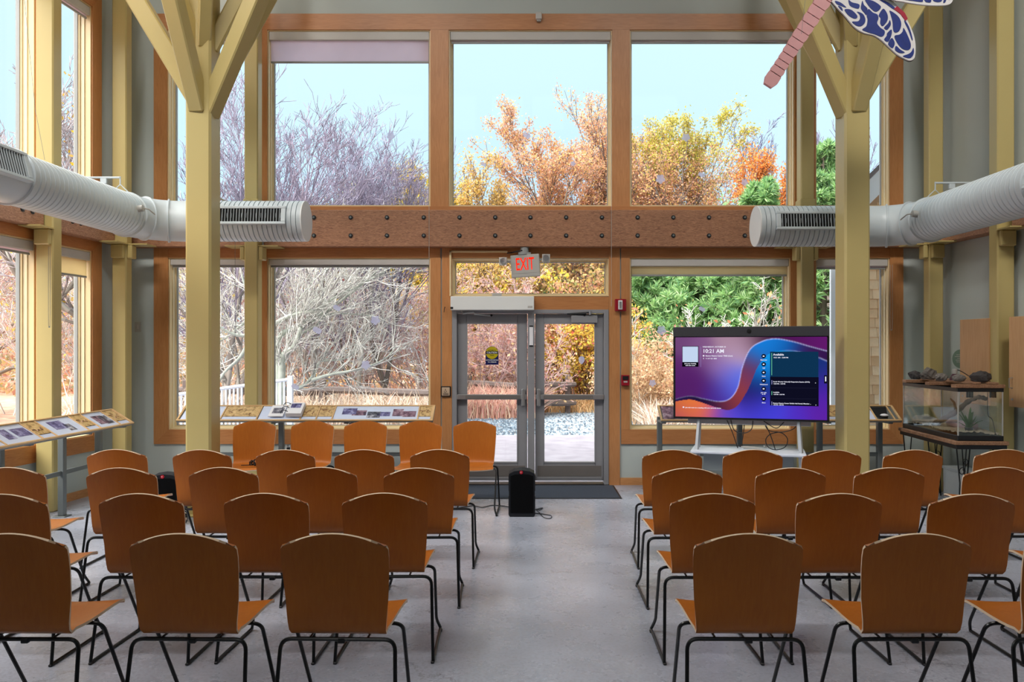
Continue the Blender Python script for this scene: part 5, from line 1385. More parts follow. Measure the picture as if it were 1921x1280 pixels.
# ------------------------------------------------------------------ added fill lights above the view, shaped as troughs, tilted towards the exhibits
for x0_, x1_, tgt, nm in ((-5.0, -1.2, (-4.7, 8.2, 1.4), 'the side-window half'), (1.2, 5.0, (4.9, 7.3, 2.0), 'the screen half')):
    p_ = Vector(((x0_+x1_)/2, 2.4, 8.85)); d_ = (Vector(tgt) - p_).normalized(); ux = Vector((1, 0, 0)); uy = ux.cross(d_).normalized(); ux = d_.cross(uy).normalized()
    e = empty('added_fill_trough', p_, 'added fill-light trough, out of view, over %s of the hall' % nm, 'lamp', 'added fill lights out of view')
    Mx = Matrix(((ux.x, uy.x, -d_.x, p_.x), (ux.y, uy.y, -d_.y, p_.y), (ux.z, uy.z, -d_.z, p_.z), (0, 0, 0, 1))); hl = (x1_-x0_)/2
    m = MB(); m.cbox((-hl-.03, -.5, .005), (hl+.03, .5, .06), .01, M=Mx); m.cbox((-hl-.03, -.5, -.1), (hl+.03, -.47, .01), .004, M=Mx); m.cbox((-hl-.03, .47, -.1), (hl+.03, .5, .01), .004, M=Mx); m.build('housing', M['white'], e, fix=True)
    m = MB()
    for q in (-hl*.8, hl*.8): c_ = Mx @ Vector((q, 0, .05)); m.cyl(c_, (c_.x, c_.y, CEIL - .004), .006, 6)
    m.build('suspension_wire', M['black'], e)
    ld = bpy.data.lights.new('added_fill_light', 'AREA'); ld.shape = 'RECTANGLE'; ld.size = hl*2; ld.size_y = .9; ld.energy = FILL_W; ld.spread = math.radians(96); ld.color = (1.0, .96, .91)
    lo = bpy.data.objects.new('added_fill_light', ld); COL.objects.link(lo); lo.parent = e; lo.location = d_*.005
    lo.rotation_euler = Mx.to_3x3().to_euler()
# ------------------------------------------------------------------ outdoors
GZ = -.06
def ground_mat(name, c1, c2, scale, bump, bs):
    m, nt, b = new_mat(name); N, L = nt.nodes, nt.links
    tc = N.new('ShaderNodeTexCoord'); no = N.new('ShaderNodeTexNoise'); rp = N.new('ShaderNodeValToRGB'); n2 = N.new('ShaderNodeTexNoise'); bp = N.new('ShaderNodeBump')
    no.inputs['Scale'].default_value = scale; no.inputs['Detail'].default_value = 8; n2.inputs['Scale'].default_value = bs
    rp.color_ramp.elements[0].color = c1; rp.color_ramp.elements[1].color = c2; rp.color_ramp.elements[0].position = .35; rp.color_ramp.elements[1].position = .65
    for q in (no, n2): L.new(tc.outputs['Object'], q.inputs['Vector'])
    L.new(no.outputs['Fac'], rp.inputs[0]); L.new(rp.outputs[0], b.inputs['Base Color'])
    bp.inputs['Strength'].default_value = bump; L.new(n2.outputs['Fac'], bp.inputs['Height']); L.new(bp.outputs[0], b.inputs['Normal']); b.inputs['Roughness'].default_value = .9
    return m
mb = MB(); mb.box((-70, D + .2, GZ - .3), (70, 90, GZ)); mb.box((-70, -20, GZ - .3), (-xb, D + .2, GZ)); mb.box((xb, -20, GZ - .3), (70, D + .2, GZ))
tag(mb.build('ground_outside', ground_mat('leaf_litter', rgb(150, 112, 96), rgb(196, 160, 136), 4, .5, 30)), 'leaf-strewn ground outside the windows', kind='structure')
mb = MB(); mb.box((-7, D + .2, GZ), (6, 14.8, GZ + .02))
tag(mb.build('path_outside', ground_mat('pale_concrete', rgb(142, 137, 147), rgb(160, 155, 165), 3, .1, 80)), 'pale concrete path outside the doors', kind='structure')
rg = np.random.default_rng(2)
def quads_at(P, s, rng_, flat=0.0, aspect=1.0):
    n = len(P); a = rng_.normal(0, 1, (n, 3)); a[:, 2] *= (1 - flat); a /= np.linalg.norm(a, axis=1, keepdims=True)
    b_ = rng_.normal(0, 1, (n, 3)); b_[:, 2] *= (1 - flat); b_ -= a*(a*b_).sum(1, keepdims=True); b_ /= np.linalg.norm(b_, axis=1, keepdims=True) + 1e-9
    s = np.broadcast_to(np.asarray(s, float), (n,))[:, None]
    V = np.stack([P - a*s*aspect, P + b_*s*.55, P + a*s*aspect, P - b_*s*.55], 1).reshape(-1, 3)
    return V, np.arange(4*n).reshape(n, 4)
def pick(rng_, n, pal):
    """random colours from a palette [(r,g,b,weight)] with a little jitter, one colour per quad"""
    w = np.array([p[3] for p in pal], float); w /= w.sum()
    c = np.array([[lin(p[0]), lin(p[1]), lin(p[2])] for p in pal])[rng_.choice(len(pal), n, p=w)]
    return np.clip(c*rng_.uniform(.75, 1.25, (n, 1)), 0, 1)
LEAF = leafmat('leaf_tissue', .48); GRASS = leafmat('dry_grass', .25); BARKC = leafmat('twig_bark', 0.0)
# gravel
n = 26000; P = np.stack([rg.uniform(-8, 7, n), rg.uniform(14.8, 19, n), np.full(n, GZ + .02)], 1)
k = P[:, 0] > .2; P[k, 1] = rg.uniform(14.8, 27, k.sum())
V, Q = quads_at(P, rg.uniform(.015, .045, n), rg, .4)
o = Vector((0, 17, GZ)); me = fast_mesh('gravel', V - np.array(o), Q, [LEAF], colors=np.repeat(pick(rg, n, [(138,154,168,3),(154,168,180,3),(120,136,150,1.5),(176,166,164,1)]), 4, 0))
tag(link_mesh('gravel', me, None, o), 'blue-grey gravel beyond the concrete path', 'gravel', kind='stuff')
mb = MB(); mb.box((-8, 14.8, GZ), (0.2, 18.2, GZ + .012)); mb.box((0.2, 14.8, GZ), (7, 27, GZ + .012))
tag(mb.build('ground_gravel', ground_mat('gravel_bed', rgb(136, 150, 164), rgb(170, 182, 192), 30, .6, 60)), 'gravel bed under the loose stones', kind='structure')

def seg_mesh(p0, p1, r0, r1, ns=3):
    d = p1 - p0; d /= np.linalg.norm(d, axis=1, keepdims=True) + 1e-9
    ref = np.where(np.abs(d[:, 2:3]) < .9, np.array([[0, 0, 1.]]), np.array([[1., 0, 0]]))
    u = np.cross(d, ref); u /= np.linalg.norm(u, axis=1, keepdims=True) + 1e-9; v = np.cross(d, u)
    n = len(p0); rings = []
    for k in range(ns):
        a = 2*math.pi*k/ns; q = u*math.cos(a) + v*math.sin(a)
        rings.append((p0 + q*r0[:, None], p1 + q*r1[:, None]))
    V = np.stack([r[0] for r in rings] + [r[1] for r in rings], 1).reshape(-1, 3)
    base = np.arange(n)[:, None]*2*ns
    Q = np.concatenate([base + np.array([[k, (k+1) % ns, ns + (k+1) % ns, ns + k]]) for k in range(ns)], 0)
    return V, Q
def grow(rng_, P, Dv, L, R, spec):
    """branching in numpy: returns segment arrays and the nodes of the last level"""
    S = []; tips = None
    for li, sp in enumerate(spec):
        k = sp['k']; N_ = len(P); pos = P.copy(); d = Dv.copy(); nodes = [pos.copy()]; dirs = [d.copy()]
        for j in range(k):
            d = d + rng_.normal(0, sp['w'], (N_, 3)) + np.array(sp.get('up', (0, 0, 0)))
            d /= np.linalg.norm(d, axis=1, keepdims=True)
            p2 = pos + d*(L/k)[:, None]
            S.append((pos, p2, R*(1-(1-sp['tp'])*j/k), R*(1-(1-sp['tp'])*(j+1)/k)))
            pos = p2; nodes.append(pos.copy()); dirs.append(d.copy())
        nodes = np.stack(nodes, 1); dirs = np.stack(dirs, 1)
        if li == len(spec)-1: tips = (nodes, dirs); break
        c = sp['c']; ix = np.repeat(np.arange(N_), c); t = rng_.uniform(sp.get('t0', .25), 1, len(ix))*k
        i0 = np.minimum(t.astype(int), k-1); f = (t - i0)[:, None]
        P = nodes[ix, i0]*(1-f) + nodes[ix, i0+1]*f; dd_ = dirs[ix, i0+1]
        r = rng_.normal(0, 1, dd_.shape); r -= dd_*(r*dd_).sum(1, keepdims=True); r /= np.linalg.norm(r, axis=1, keepdims=True)
        a = np.radians(rng_.normal(sp['ang'], 9, len(ix)))[:, None]
        Dv = dd_*np.cos(a) + r*np.sin(a)
        tt = t/k
        L = L[ix]*sp['lr']*(1.15 - .45*tt)*rng_.uniform(.7, 1.2, len(ix))
        R = R[ix]*(1-(1-sp['tp'])*tt)*sp['rr']
    p0 = np.concatenate([s[0] for s in S]); p1 = np.concatenate([s[1] for s in S]); r0 = np.concatenate([s[2] for s in S]); r1 = np.concatenate([s[3] for s in S])
    return p0, p1, r0, r1, tips
def spec_tree(c=(9, 7, 6, 5), ang=(38, 34, 32, 30), lr=(.62, .55, .5, .5), w=.09, up=.06, t0=.22):
    sp = [dict(k=7, w=.05, tp=.35, c=c[0], ang=ang[0], lr=lr[0], rr=.6, t0=t0, up=(0, 0, .05))]
    for i in range(1, len(c)): sp.append(dict(k=5, w=w, tp=.45, c=c[i], ang=ang[i], lr=lr[i], rr=.62, t0=.15, up=(0, 0, up)))
    sp.append(dict(k=2, w=w*1.4, tp=.4, c=0, ang=0, lr=0, rr=0, up=(0, 0, up)))
    return sp
def twig_colors(rng_, n, pal): return np.repeat(pick(rng_, n, pal), 6, 0)
PB_GREY = [(168,160,168,3),(192,184,188,3),(140,132,140,1.5)]
PB_LICH = [(206,206,200,3),(190,188,184,2),(222,222,216,2),(160,156,152,1)]
PB_PINK = [(214,186,188,3),(226,206,202,3),(186,158,164,2)]
def bare_tree(px, d, top_py, wpx, seed, label, pal=PB_GREY, spec=None, leaves=None, lsize=.05, lcount=0, lean=0.0, rmin=.004, trunk=.09, group='bare trees outside the windows', cat='tree', name='bare_tree', base_px=None, jit=.06):
    r_ = np.random.default_rng(seed); spec = spec or spec_tree()
    p0, p1, r0, r1, tips = grow(r_, np.zeros((1, 3)), np.array([[lean, 0, 1.]]), np.array([1.]), np.array([.03]), spec)
    H = EYE - (top_py - VY)*d/F - GZ; Wd = wpx*d/F
    zc = np.quantile(p1[:, 2], .992); xs = np.quantile(p1[:, 0], .985) - np.quantile(p1[:, 0], .015)
    sc_ = np.array([Wd/xs, Wd/xs, H/zc])
    cx = (np.quantile(p1[:, 0], .985) + np.quantile(p1[:, 0], .015))/2
    org = np.array([(px - VX)*d/F, d, GZ]) - np.array([cx*sc_[0] if base_px is None else 0, 0, 0])
    rs = trunk/.03
    V, Q = seg_mesh(p0*sc_, p1*sc_, np.maximum(r0*rs, rmin), np.maximum(r1*rs, rmin*.7))
    e = empty(name, Vector(org), label, cat, group)
    tc_ = pick(r_, len(p0), pal); kb = (r0*rs > .022)[:, None]; tc_ = np.where(kb, pick(r_, len(p0), [(150,142,134,2),(132,124,118,2),(168,164,156,1)]), tc_)
    me = fast_mesh('branches', V, Q, [BARKC], colors=np.repeat(tc_, 6, 0))
    link_mesh('branches', me, e, Vector(org))
    if lcount:
        nd, dr_ = tips; flat = nd.reshape(-1, 3)
        ix = r_.integers(0, len(flat), lcount); P = flat[ix]*sc_ + r_.normal(0, jit, (lcount, 3))
        col = leaves(r_, P, H) if callable(leaves) else pick(r_, lcount, leaves)
        V, Q = quads_at(P, r_.uniform(.6, 1.3, lcount)*lsize, r_)
        me = fast_mesh('foliage', V, Q, [LEAF], colors=np.repeat(col, 4, 0)); link_mesh('foliage', me, e, Vector(org))
    return e
UPR = lambda: spec_tree((10, 8, 6, 5), (26, 26, 28, 28), (.66, .58, .52, .5), .07, .09, .1)
# violet-grey bare trees behind the upper side of the glazing
for i, (px_, d_, ty, wp, lb) in enumerate(((395, 15, 110, 340, 'tall violet-grey bare tree behind the tree column window'), (515, 16, 135, 320, 'tall violet-grey bare tree rising in the shaded upper window'), (600, 17, 165, 320, 'violet-grey bare tree in the middle of the shaded upper window'),
                                           (685, 18, 225, 300, 'lower violet-grey bare tree spreading in the shaded upper window'), (750, 19, 280, 220, 'smallest violet-grey bare tree beside the window post'))):
    bare_tree(px_, d_, ty, wp, 20+i, lb, [(150,142,162,3),(168,160,176,3),(132,124,142,2)], UPR(), rmin=.006, trunk=.08, lean=.12)
OR = [(222,172,136,3),(230,190,150,3),(210,152,124,2),(232,200,132,2),(216,180,164,2)]
GO = [(230,200,120,3),(216,180,104,2),(220,186,136,2),(200,180,116,1.5)]
def two_tone(r_, P, H):
    a = pick(r_, len(P), OR); b_ = pick(r_, len(P), [(198,186,84,3),(170,170,92,2),(214,196,110,2)]); k = (P[:, 2]/H + r_.normal(0, .08, len(P)) > .82)
    return np.where(k[:, None], b_, a)
LF = lambda: spec_tree((13, 7, 5, 3), (34, 32, 32, 32), (.6, .55, .5, .5), .08, .08, .15)
for i, (px_, d_, ty, wp, pal, lc, lb) in enumerate(((912, 24, 305, 120, GO, 5200, 'small golden autumn tree low in the middle upper window'), (1035, 26, 240, 190, OR, 9000, 'orange autumn tree in the middle upper window'),
        (1128, 27, 205, 130, OR, 6000, 'taller orange autumn tree against the window post'), (1262, 25, 195, 230, two_tone, 12000, 'broad orange tree with yellow-green top in the dragonfly window'),
        (1190, 27, 240, 150, OR, 5000, 'orange autumn tree just beside the dragonfly window post'),
        (1462, 24, 285, 110, [(224,150,84,3),(214,130,70,2),(230,180,110,2)], 5000, 'slim bright orange tree beside the green pine'), (775, 25, 335, 150, [(214,186,60,3),(196,180,70,2),(150,156,70,2),(226,190,90,2)], 7000, 'yellow-green autumn tree below the bare twigs'),
        (690, 26, 372, 120, [(206,184,90,3),(170,164,90,2)], 3500, 'low yellowish tree behind the bare twigs'))):
    bare_tree(px_, d_, ty, wp*1.22, 60+i, lb, [(120,104,100,2),(150,130,122,2)], LF(), pal, .043, int(lc*3.2), rmin=.008, trunk=.12, jit=.1, group='autumn trees beyond the gravel', name='autumn_tree')
bare_tree(1400, 28, 228, 150, 81, 'slender bare tree standing against the sky behind the dragonfly tail', [(112,118,150,2),(136,134,160,2)], spec_tree((9, 6, 5, 3), (24, 26, 30, 30), (.62, .55, .5, .5), .06, .1, .2), rmin=.01, trunk=.12)
bare_tree(1565, 30, 200, 170, 82, 'bare tree behind the pine in the narrow window', [(120,116,140,2),(146,140,160,2)], spec_tree((10, 7, 5, 4), (36, 34, 34, 30)), rmin=.01, trunk=.14)
# side view beyond the side windows
bare_tree(20, 13, 60, 330, 91, 'bare tree outside the side windows with branches against the sky', PB_GREY, spec_tree((9, 7, 6, 4), (42, 38, 34, 30)), [(214,170,90,2),(190,170,100,1)], .05, 260, rmin=.007, trunk=.12)
bare_tree(125, 14, 150, 300, 92, 'bare tree with a leaning trunk outside the corner side window', PB_GREY, spec_tree((9, 7, 6, 4), (42, 38, 34, 30)), [(226,190,60,2),(206,170,90,1)], .05, 220, lean=-.25, rmin=.007, trunk=.14)
bare_tree(60, 19, 330, 400, 93, 'greyish thicket tree lower beyond the side windows', PB_PINK, spec_tree((12, 9, 6, 4), (46, 40, 34, 30), t0=.05), rmin=.009, trunk=.1)

# the near lichen-grey tree in the lower window: drawn limbs, grown twigs
e0 = Vector(((515-VX)*13/F, 13, GZ))
e = empty('lichen_tree', e0, 'near lichen-covered bare tree with long limbs sweeping across the lower window', 'tree', 'bare trees outside the windows')
def c3(x, y, d=13.0): return np.array(PX(490 + x/3.88, 470 + y/3.88, d))
limbs = [([(120,1330),(125,930),(112,690)], .1, .08), ([(150,1300),(150,900),(165,760),(240,700),(290,560)], .09, .05), ([(112,700),(150,610),(250,560),(420,480),(600,350),(760,230),(900,160)], .07, .015), ([(60,560),(140,510),(240,465),(400,430),(560,330),(740,240),(860,130)], .055, .012),
         ([(160,760),(230,640),(380,560),(480,470),(640,462),(840,480)], .035, .01), ([(120,1000),(230,1005),(310,985),(400,880),(430,810),(600,790),(720,700)], .045, .012), ([(370,945),(500,905),(640,880),(760,850),(900,790),(990,690)], .04, .01),
         ([(112,690),(60,560),(-40,400),(-120,250),(-160,80)], .06, .015), ([(240,470),(260,380),(370,230),(450,60)], .025, .006), ([(-20,600),(-160,620),(-300,560),(-420,450)], .05, .012), ([(-30,520),(-140,760),(-260,880),(-330,1000)], .05, .02), ([(60,560),(-100,520),(-260,640),(-420,700)], .04, .01)]
A0, A1, B0, B1 = [], [], [], []; ST, SD, SL, SR = [], [], [], []
r_ = np.random.default_rng(7)
for pl, ra, rb in limbs:
    dz = r_.uniform(-.5, .5)
    P = [np.array(p) for p in smooth_path([Vector(c3(x, y, 13 + dz*(i/len(pl)))) for i, (x, y) in enumerate(pl)], 5)]
    for i in range(len(P)-1):
        t0, t1 = i/(len(P)-1), (i+1)/(len(P)-1); A0.append(P[i]); A1.append(P[i+1]); B0.append((ra+(rb-ra)*t0)*.8); B1.append((ra+(rb-ra)*t1)*.8)
        if i > 2 and ra < .12:
            for q in range(1):
                f = r_.random(); dv_ = P[i+1]-P[i]; dv_ = dv_/np.linalg.norm(dv_); rr_ = r_.normal(0, 1, 3); rr_[1] *= .8; nd = dv_*.7 + rr_*.55 + np.array([.1, 0, .45]); ST.append(P[i]*(1-f)+P[i+1]*f); SD.append(nd/np.linalg.norm(nd)); SL.append(r_.uniform(.4, 1.1)); SR.append(min(.014, rb*1.2))
V, Q = seg_mesh(np.array(A0)-np.array(e0), np.array(A1)-np.array(e0), np.array(B0), np.array(B1), 8)
me = fast_mesh('limbs', V, Q, [paint('lichen_bark', rgb(176, 182, 172), .9, var=.45, scale=9, bump=.6, bscale=20)], smooth=True); link_mesh('limbs', me, e, e0)
p0, p1, r0, r1, tips = grow(r_, np.array(ST), np.array(SD), np.array(SL), np.array(SR), [dict(k=5, w=.14, tp=.4, c=4, ang=32, lr=.6, rr=.6, up=(.02, 0, .06)), dict(k=4, w=.16, tp=.4, c=3, ang=32, lr=.55, rr=.6, up=(0, 0, .05)), dict(k=3, w=.16, tp=.5, c=0, ang=0, lr=0, rr=0)])
V, Q = seg_mesh(p0-np.array(e0), p1-np.array(e0), np.maximum(r0, .0035), np.maximum(r1, .0028))
me = fast_mesh('twigs', V, Q, [BARKC], colors=twig_colors(r_, len(p0), PB_LICH)); link_mesh('twigs', me, e, e0)

# thicket stems: many shrubs standing into each other
def thicket(name, x0, x1, y0, y1, nst, hgt, pal, seed, label, c=(6, 5, 4), leaves=None, lc=0, ls=.05, rmin=.006, lean=(0, 0), ang=30, zlo=None):
    r_ = np.random.default_rng(seed)
    P = np.stack([r_.uniform(x0, x1, nst), r_.uniform(y0, y1, nst), np.full(nst, GZ)], 1)
    Dv = r_.normal(0, .28, (nst, 3)); Dv[:, 2] = 1; Dv[:, 0] += lean[0]; Dv /= np.linalg.norm(Dv, axis=1, keepdims=True)
    sp = [dict(k=6, w=.1, tp=.35, c=c[0], ang=ang, lr=.5, rr=.6, t0=.12, up=(lean[0]*.1, 0, .02))]
    for q in c[1:]: sp.append(dict(k=4, w=.13, tp=.45, c=q, ang=ang+4, lr=.52, rr=.62, t0=.1, up=(0, 0, .03)))
    sp.append(dict(k=2, w=.17, tp=.5, c=0, ang=0, lr=0, rr=0))
    p0, p1, r0, r1, tips = grow(r_, P, Dv, r_.uniform(.7, 1.15, nst)*hgt, np.full(nst, .02), sp)
    o = Vector(((x0+x1)/2, (y0+y1)/2, GZ)); V, Q = seg_mesh(p0-np.array(o), p1-np.array(o), np.maximum(r0, rmin), np.maximum(r1, rmin*.8))
    e = empty(name, o, label, 'thicket', kind='stuff')
    t_ = link_mesh('stems', fast_mesh('stems', V, Q, [BARKC], colors=twig_colors(r_, len(p0), pal)), e, o); t_['kind'] = 'stuff'
    if lc:
        nd = tips[0].reshape(-1, 3); nd = nd[nd[:, 2] > (zlo or -9)]
        P = nd[r_.integers(0, len(nd), lc)] + r_.normal(0, .08, (lc, 3)) - np.array(o)
        V, Q = quads_at(P, r_.uniform(.6, 1.3, lc)*ls, r_)
        t_ = link_mesh('foliage', fast_mesh('foliage', V, Q, [LEAF], colors=np.repeat(pick(r_, lc, leaves), 4, 0)), e, o); t_['kind'] = 'stuff'
def xa(px, d): return (px - VX)*d/F
thicket('bramble_thicket', xa(300, 19), xa(600, 19), 18, 21, 34, 3.8, PB_LICH, 31, 'pale grey tangle of bare stems behind the lichen tree', (7, 5, 4), [(200,190,120,2),(214,190,100,1)], 500, .05)
thicket('bramble_thicket', xa(560, 20), xa(840, 20), 18.5, 22, 46, 4.0, PB_PINK + [(222,222,220,3),(206,202,204,3)], 32, 'pinkish grey tangle of bare stems behind the split-rail fence', (7, 5, 4), [(206,120,110,1),(206,186,120,2),(190,150,140,2)], 2200, .045, lean=(-.35, 0))
thicket('bramble_thicket', xa(840, 21), xa(1000, 21), 19, 23, 26, 3.0, PB_PINK, 33, 'pink brushwood seen through the sticker door', (7, 5, 4), [(220,184,176,3),(232,204,156,2),(208,156,148,2)], 9000, .05)
thicket('autumn_shrubbery', xa(840, 25), xa(990, 25), 23.5, 26, 18, 4.2, [(120,104,96,1)], 34, 'yellow-leaved shrubs behind the transom', (7, 5, 3), [(238,214,96,4),(224,196,90,2),(176,186,104,2),(216,180,136,1)], 14000, .075, zlo=2.0)
thicket('autumn_shrubbery', xa(985, 25), xa(1170, 25), 23.5, 27, 22, 4.3, [(110,96,90,1)], 35, 'tawny and yellow trees behind the transom near the strobe', (7, 5, 3), [(230,196,130,3),(218,182,148,3),(200,180,116,2),(170,178,120,2)], 16000, .07)
thicket('autumn_shrubbery', xa(1050, 21), xa(1180, 21), 20, 22.5, 16, 2.3, [(130,110,100,1)], 36, 'bright yellow bush seen through the closer door', (7, 6, 3), [(234,206,96,4),(244,220,120,3),(220,170,100,1),(224,120,116,1.2)], 12000, .05)
thicket('autumn_shrubbery', xa(985, 23), xa(1180, 23), 22.5, 24.5, 14, 3.0, [(130,110,100,1)], 37, 'orange-pink shrubs behind the yellow bush', (7, 5, 3), [(232,178,146,3),(224,156,136,2),(240,204,156,2)], 9000, .055)
thicket('autumn_shrubbery', xa(1005, 26), xa(1075, 26), 24.5, 25.5, 6, 2.9, [(60,80,60,1)], 38, 'dark green shrub behind the orange bushes', (7, 5, 3), [(70,110,80,3),(96,132,96,2)], 5000, .07)
thicket('autumn_shrubbery', xa(1165, 17), xa(1300, 17), 16, 18.5, 26, 1.5, [(190,160,130,1),(206,180,150,1)], 39, 'tawny dry bushes beside the screen', (6, 5, 3), [(224,194,156,4),(234,208,172,3),(206,162,136,2)], 11000, .04)
thicket('bramble_thicket', xa(1200, 16), xa(1420, 16), 15.2, 17, 9, 2.6, PB_LICH, 40, 'bare bush behind the screen with a few orange leaves', (7, 5, 4), [(240,180,130,4),(234,156,116,2)], 220, .06, zlo=1.2)
thicket('autumn_shrubbery', xa(1220, 18), xa(1440, 18), 18, 19.5, 9, 1.5, [(170,130,120,1)], 41, 'reddish bushes behind the bare bush at the screen', (6, 5, 3), [(220,140,134,3),(206,130,128,2),(224,186,170,2)], 2200, .05)
thicket('bramble_thicket', xa(-150, 20), xa(320, 20), 17, 22, 36, 3.6, PB_PINK + PB_LICH, 42, 'grey and pink brushwood beyond the side windows', (6, 5, 4), [(214,186,100,2),(206,150,130,1)], 2500, .06)

# far tree line closing the view
r_ = np.random.default_rng(77); n = 44000
P = np.stack([r_.uniform(-34, 26, n), r_.uniform(31, 36, n), r_.uniform(0, 1, n)], 1)
hx = 6.6 + 1.0*np.sin(P[:, 0]*.9) + .8*np.sin(P[:, 0]*2.3 + 1) ; P[:, 2] = GZ + (P[:, 2]**.85)*hx + r_.normal(0, .2, n)
V, Q = quads_at(P, r_.uniform(.09, .2, n), r_)
base = pick(r_, n, [(196,184,150,3),(210,190,148,2),(180,180,136,2),(218,198,182,2),(176,176,148,2)]); gsh = pick(r_, n, [(140,174,124,3),(168,192,144,2)])
k = P[:, 0] > 5.5 + r_.normal(0, 1, n); col = np.where(k[:, None], gsh, base)
o = Vector((-4, 33, GZ)); tag(link_mesh('treeline', fast_mesh('treeline', V - np.array(o), Q, [LEAF], colors=np.repeat(col, 4, 0)), None, o), 'mixed autumn tree line in the far distance', 'tree line', kind='stuff')
n = 16000; P = np.stack([r_.uniform(-34, 26, n), r_.uniform(27, 31, n), GZ + r_.uniform(0, 1, n)**1.3*2.2], 1)
V, Q = quads_at(P, r_.uniform(.08, .16, n), r_); o = Vector((-4, 29, GZ))
tag(link_mesh('undergrowth', fast_mesh('undergrowth', V - np.array(o), Q, [LEAF], colors=np.repeat(pick(r_, n, [(206,166,140,3),(190,140,120,2),(214,186,140,2),(180,160,110,1)]), 4, 0)), None, o), 'tawny undergrowth before the far tree line', 'undergrowth', kind='stuff')

# pines
def pine(px, d, top_py, wpx, seed, label, nb=46):
    r_ = np.random.default_rng(seed); H = EYE - (top_py - VY)*d/F - GZ; Wd = wpx*d/F/2
    org = Vector(((px - VX)*d/F, d, GZ)); e = empty('pine_tree', org, label, 'tree', 'green pines beyond the screen')
    m = MB(); m.tube([org, org + Vector((0, 0, H*.97))], [.14, .02], 8); m.build('trunk', paint('pine_bark', rgb(96, 84, 76), .9, var=.3, scale=8), e)
    zb = r_.uniform(.04, .97, nb)**.9*H; az = r_.uniform(0, 6.283, nb); ln = Wd*np.clip(1.12 - (zb/H)**1.5, .12, 1)*r_.uniform(.75, 1.1, nb)
    P = np.stack([np.zeros(nb), np.zeros(nb), zb], 1); Dv = np.stack([np.cos(az), np.sin(az), np.full(nb, .25)], 1); Dv /= np.linalg.norm(Dv, axis=1, keepdims=True)
    p0, p1, r0, r1, tips = grow(r_, P, Dv, ln, np.full(nb, .03), [dict(k=5, w=.06, tp=.3, c=8, ang=44, lr=.36, rr=.5, t0=.2, up=(0, 0, .06)), dict(k=3, w=.1, tp=.4, c=5, ang=36, lr=.55, rr=.6, t0=.2, up=(0, 0, .08)), dict(k=3, w=.1, tp=.5, c=0, ang=0, lr=0, rr=0)])
    kp = np.arange(len(p0)) < nb*(5 + 8*3); p0, p1, r0, r1 = p0[kp], p1[kp], r0[kp], r1[kp]
    V, Q = seg_mesh(p0, p1, np.maximum(r0, .006), np.maximum(r1, .005)); link_mesh('branches', fast_mesh('branches', V, Q, [BARKC], colors=twig_colors(r_, len(p0), [(96,84,72,1),(110,104,84,1)])), e, org)
    nd, dr_ = tips; P = nd.reshape(-1, 3); dd_ = dr_.reshape(-1, 3); rep = 3
    P = np.repeat(P, rep, 0); dd_ = np.repeat(dd_, rep, 0); n = len(P)
    a = dd_*.7 + r_.normal(0, .6, (n, 3)) + np.array([0, 0, .25]); a /= np.linalg.norm(a, axis=1, keepdims=True); b_ = np.cross(a, r_.normal(0, 1, (n, 3))); b_ /= np.linalg.norm(b_, axis=1, keepdims=True) + 1e-9
    s = r_.uniform(.14, .28, n)[:, None]
    V = np.stack([P, P + a*s*.5 + b_*.021, P + a*s, P + a*s*.5 - b_*.021], 1).reshape(-1, 3); Q = np.arange(4*n).reshape(n, 4)
    link_mesh('needles', fast_mesh('needles', V, Q, [LEAF], colors=np.repeat(pick(r_, n, [(140,180,116,3),(168,202,140,3),(120,162,120,2),(190,216,170,1.5)]), 4, 0)), e, org)
pine(1545, 20, 272, 210, 51, 'tallest green pine filling the narrow window by the shingled wing', 105)
pine(1430, 21, 345, 230, 52, 'green pine above the big screen with orange tree behind', 105)
pine(1320, 22, 468, 240, 53, 'green pine behind the middle of the big screen', 105)
pine(1215, 23, 480, 210, 54, 'green pine seen just beside the red strobe', 94)
pine(1380, 24, 440, 200, 55, 'green pine standing between the other pines', 94)

# meadow grass: bent blades in one object
def meadow(x0, x1, y0, y1, n, h, pal, seed, label, w=.012):
    r_ = np.random.default_rng(seed); P = np.stack([r_.uniform(x0, x1, n), r_.uniform(y0, y1, n), np.full(n, GZ)], 1)
    az = r_.uniform(0, 6.283, n); hh = r_.uniform(.35, 1.0, n)**1.0*1.35*h; bend = r_.uniform(.15, 1.0, n)*hh
    side = np.stack([-np.sin(az), np.cos(az), np.zeros(n)], 1); side = np.where(np.abs(side[:, :1]) < .4, np.array([[1., 0, 0]]), side)
    V = []
    for t, ww in ((0, 1), (.4, .9), (.75, .65), (1, .15)):
        c = P + np.stack([np.cos(az)*bend*t*t, np.sin(az)*bend*t*t, hh*(t - .3*t*t*(bend/hh))], 1)
        V += [c - side*w*ww, c + side*w*ww]
    V = np.stack(V, 1).reshape(-1, 3); b_ = np.arange(n)[:, None]*8; Q = np.concatenate([b_ + np.array([[2*i, 2*i+1, 2*i+3, 2*i+2]]) for i in range(3)], 0)
    o = Vector(((x0+x1)/2, (y0+y1)/2, GZ)); tag(link_mesh('meadow_grass', fast_mesh('meadow_grass', V - np.array(o), Q, [GRASS], colors=np.repeat(pick(r_, n, pal), 8, 0)), None, o), label, 'grass', kind='stuff')
TAN = [(236,216,196,3),(244,230,214,3),(220,190,172,2),(206,180,154,1)]
meadow(-9.5, -1.9, 15.3, 18.5, 6000, .72, TAN, 61, 'bleached meadow grass around the split-rail fence')
meadow(-2.0, .3, 18.3, 21, 5000, .75, [(226,180,170,3),(234,200,184,3),(210,164,150,2),(236,216,190,2)], 62, 'reddish dry grass beyond the gravel')
meadow(2.4, 7, 15.0, 18, 6000, .6, TAN, 63, 'bleached dry grass under the bushes near the screen')
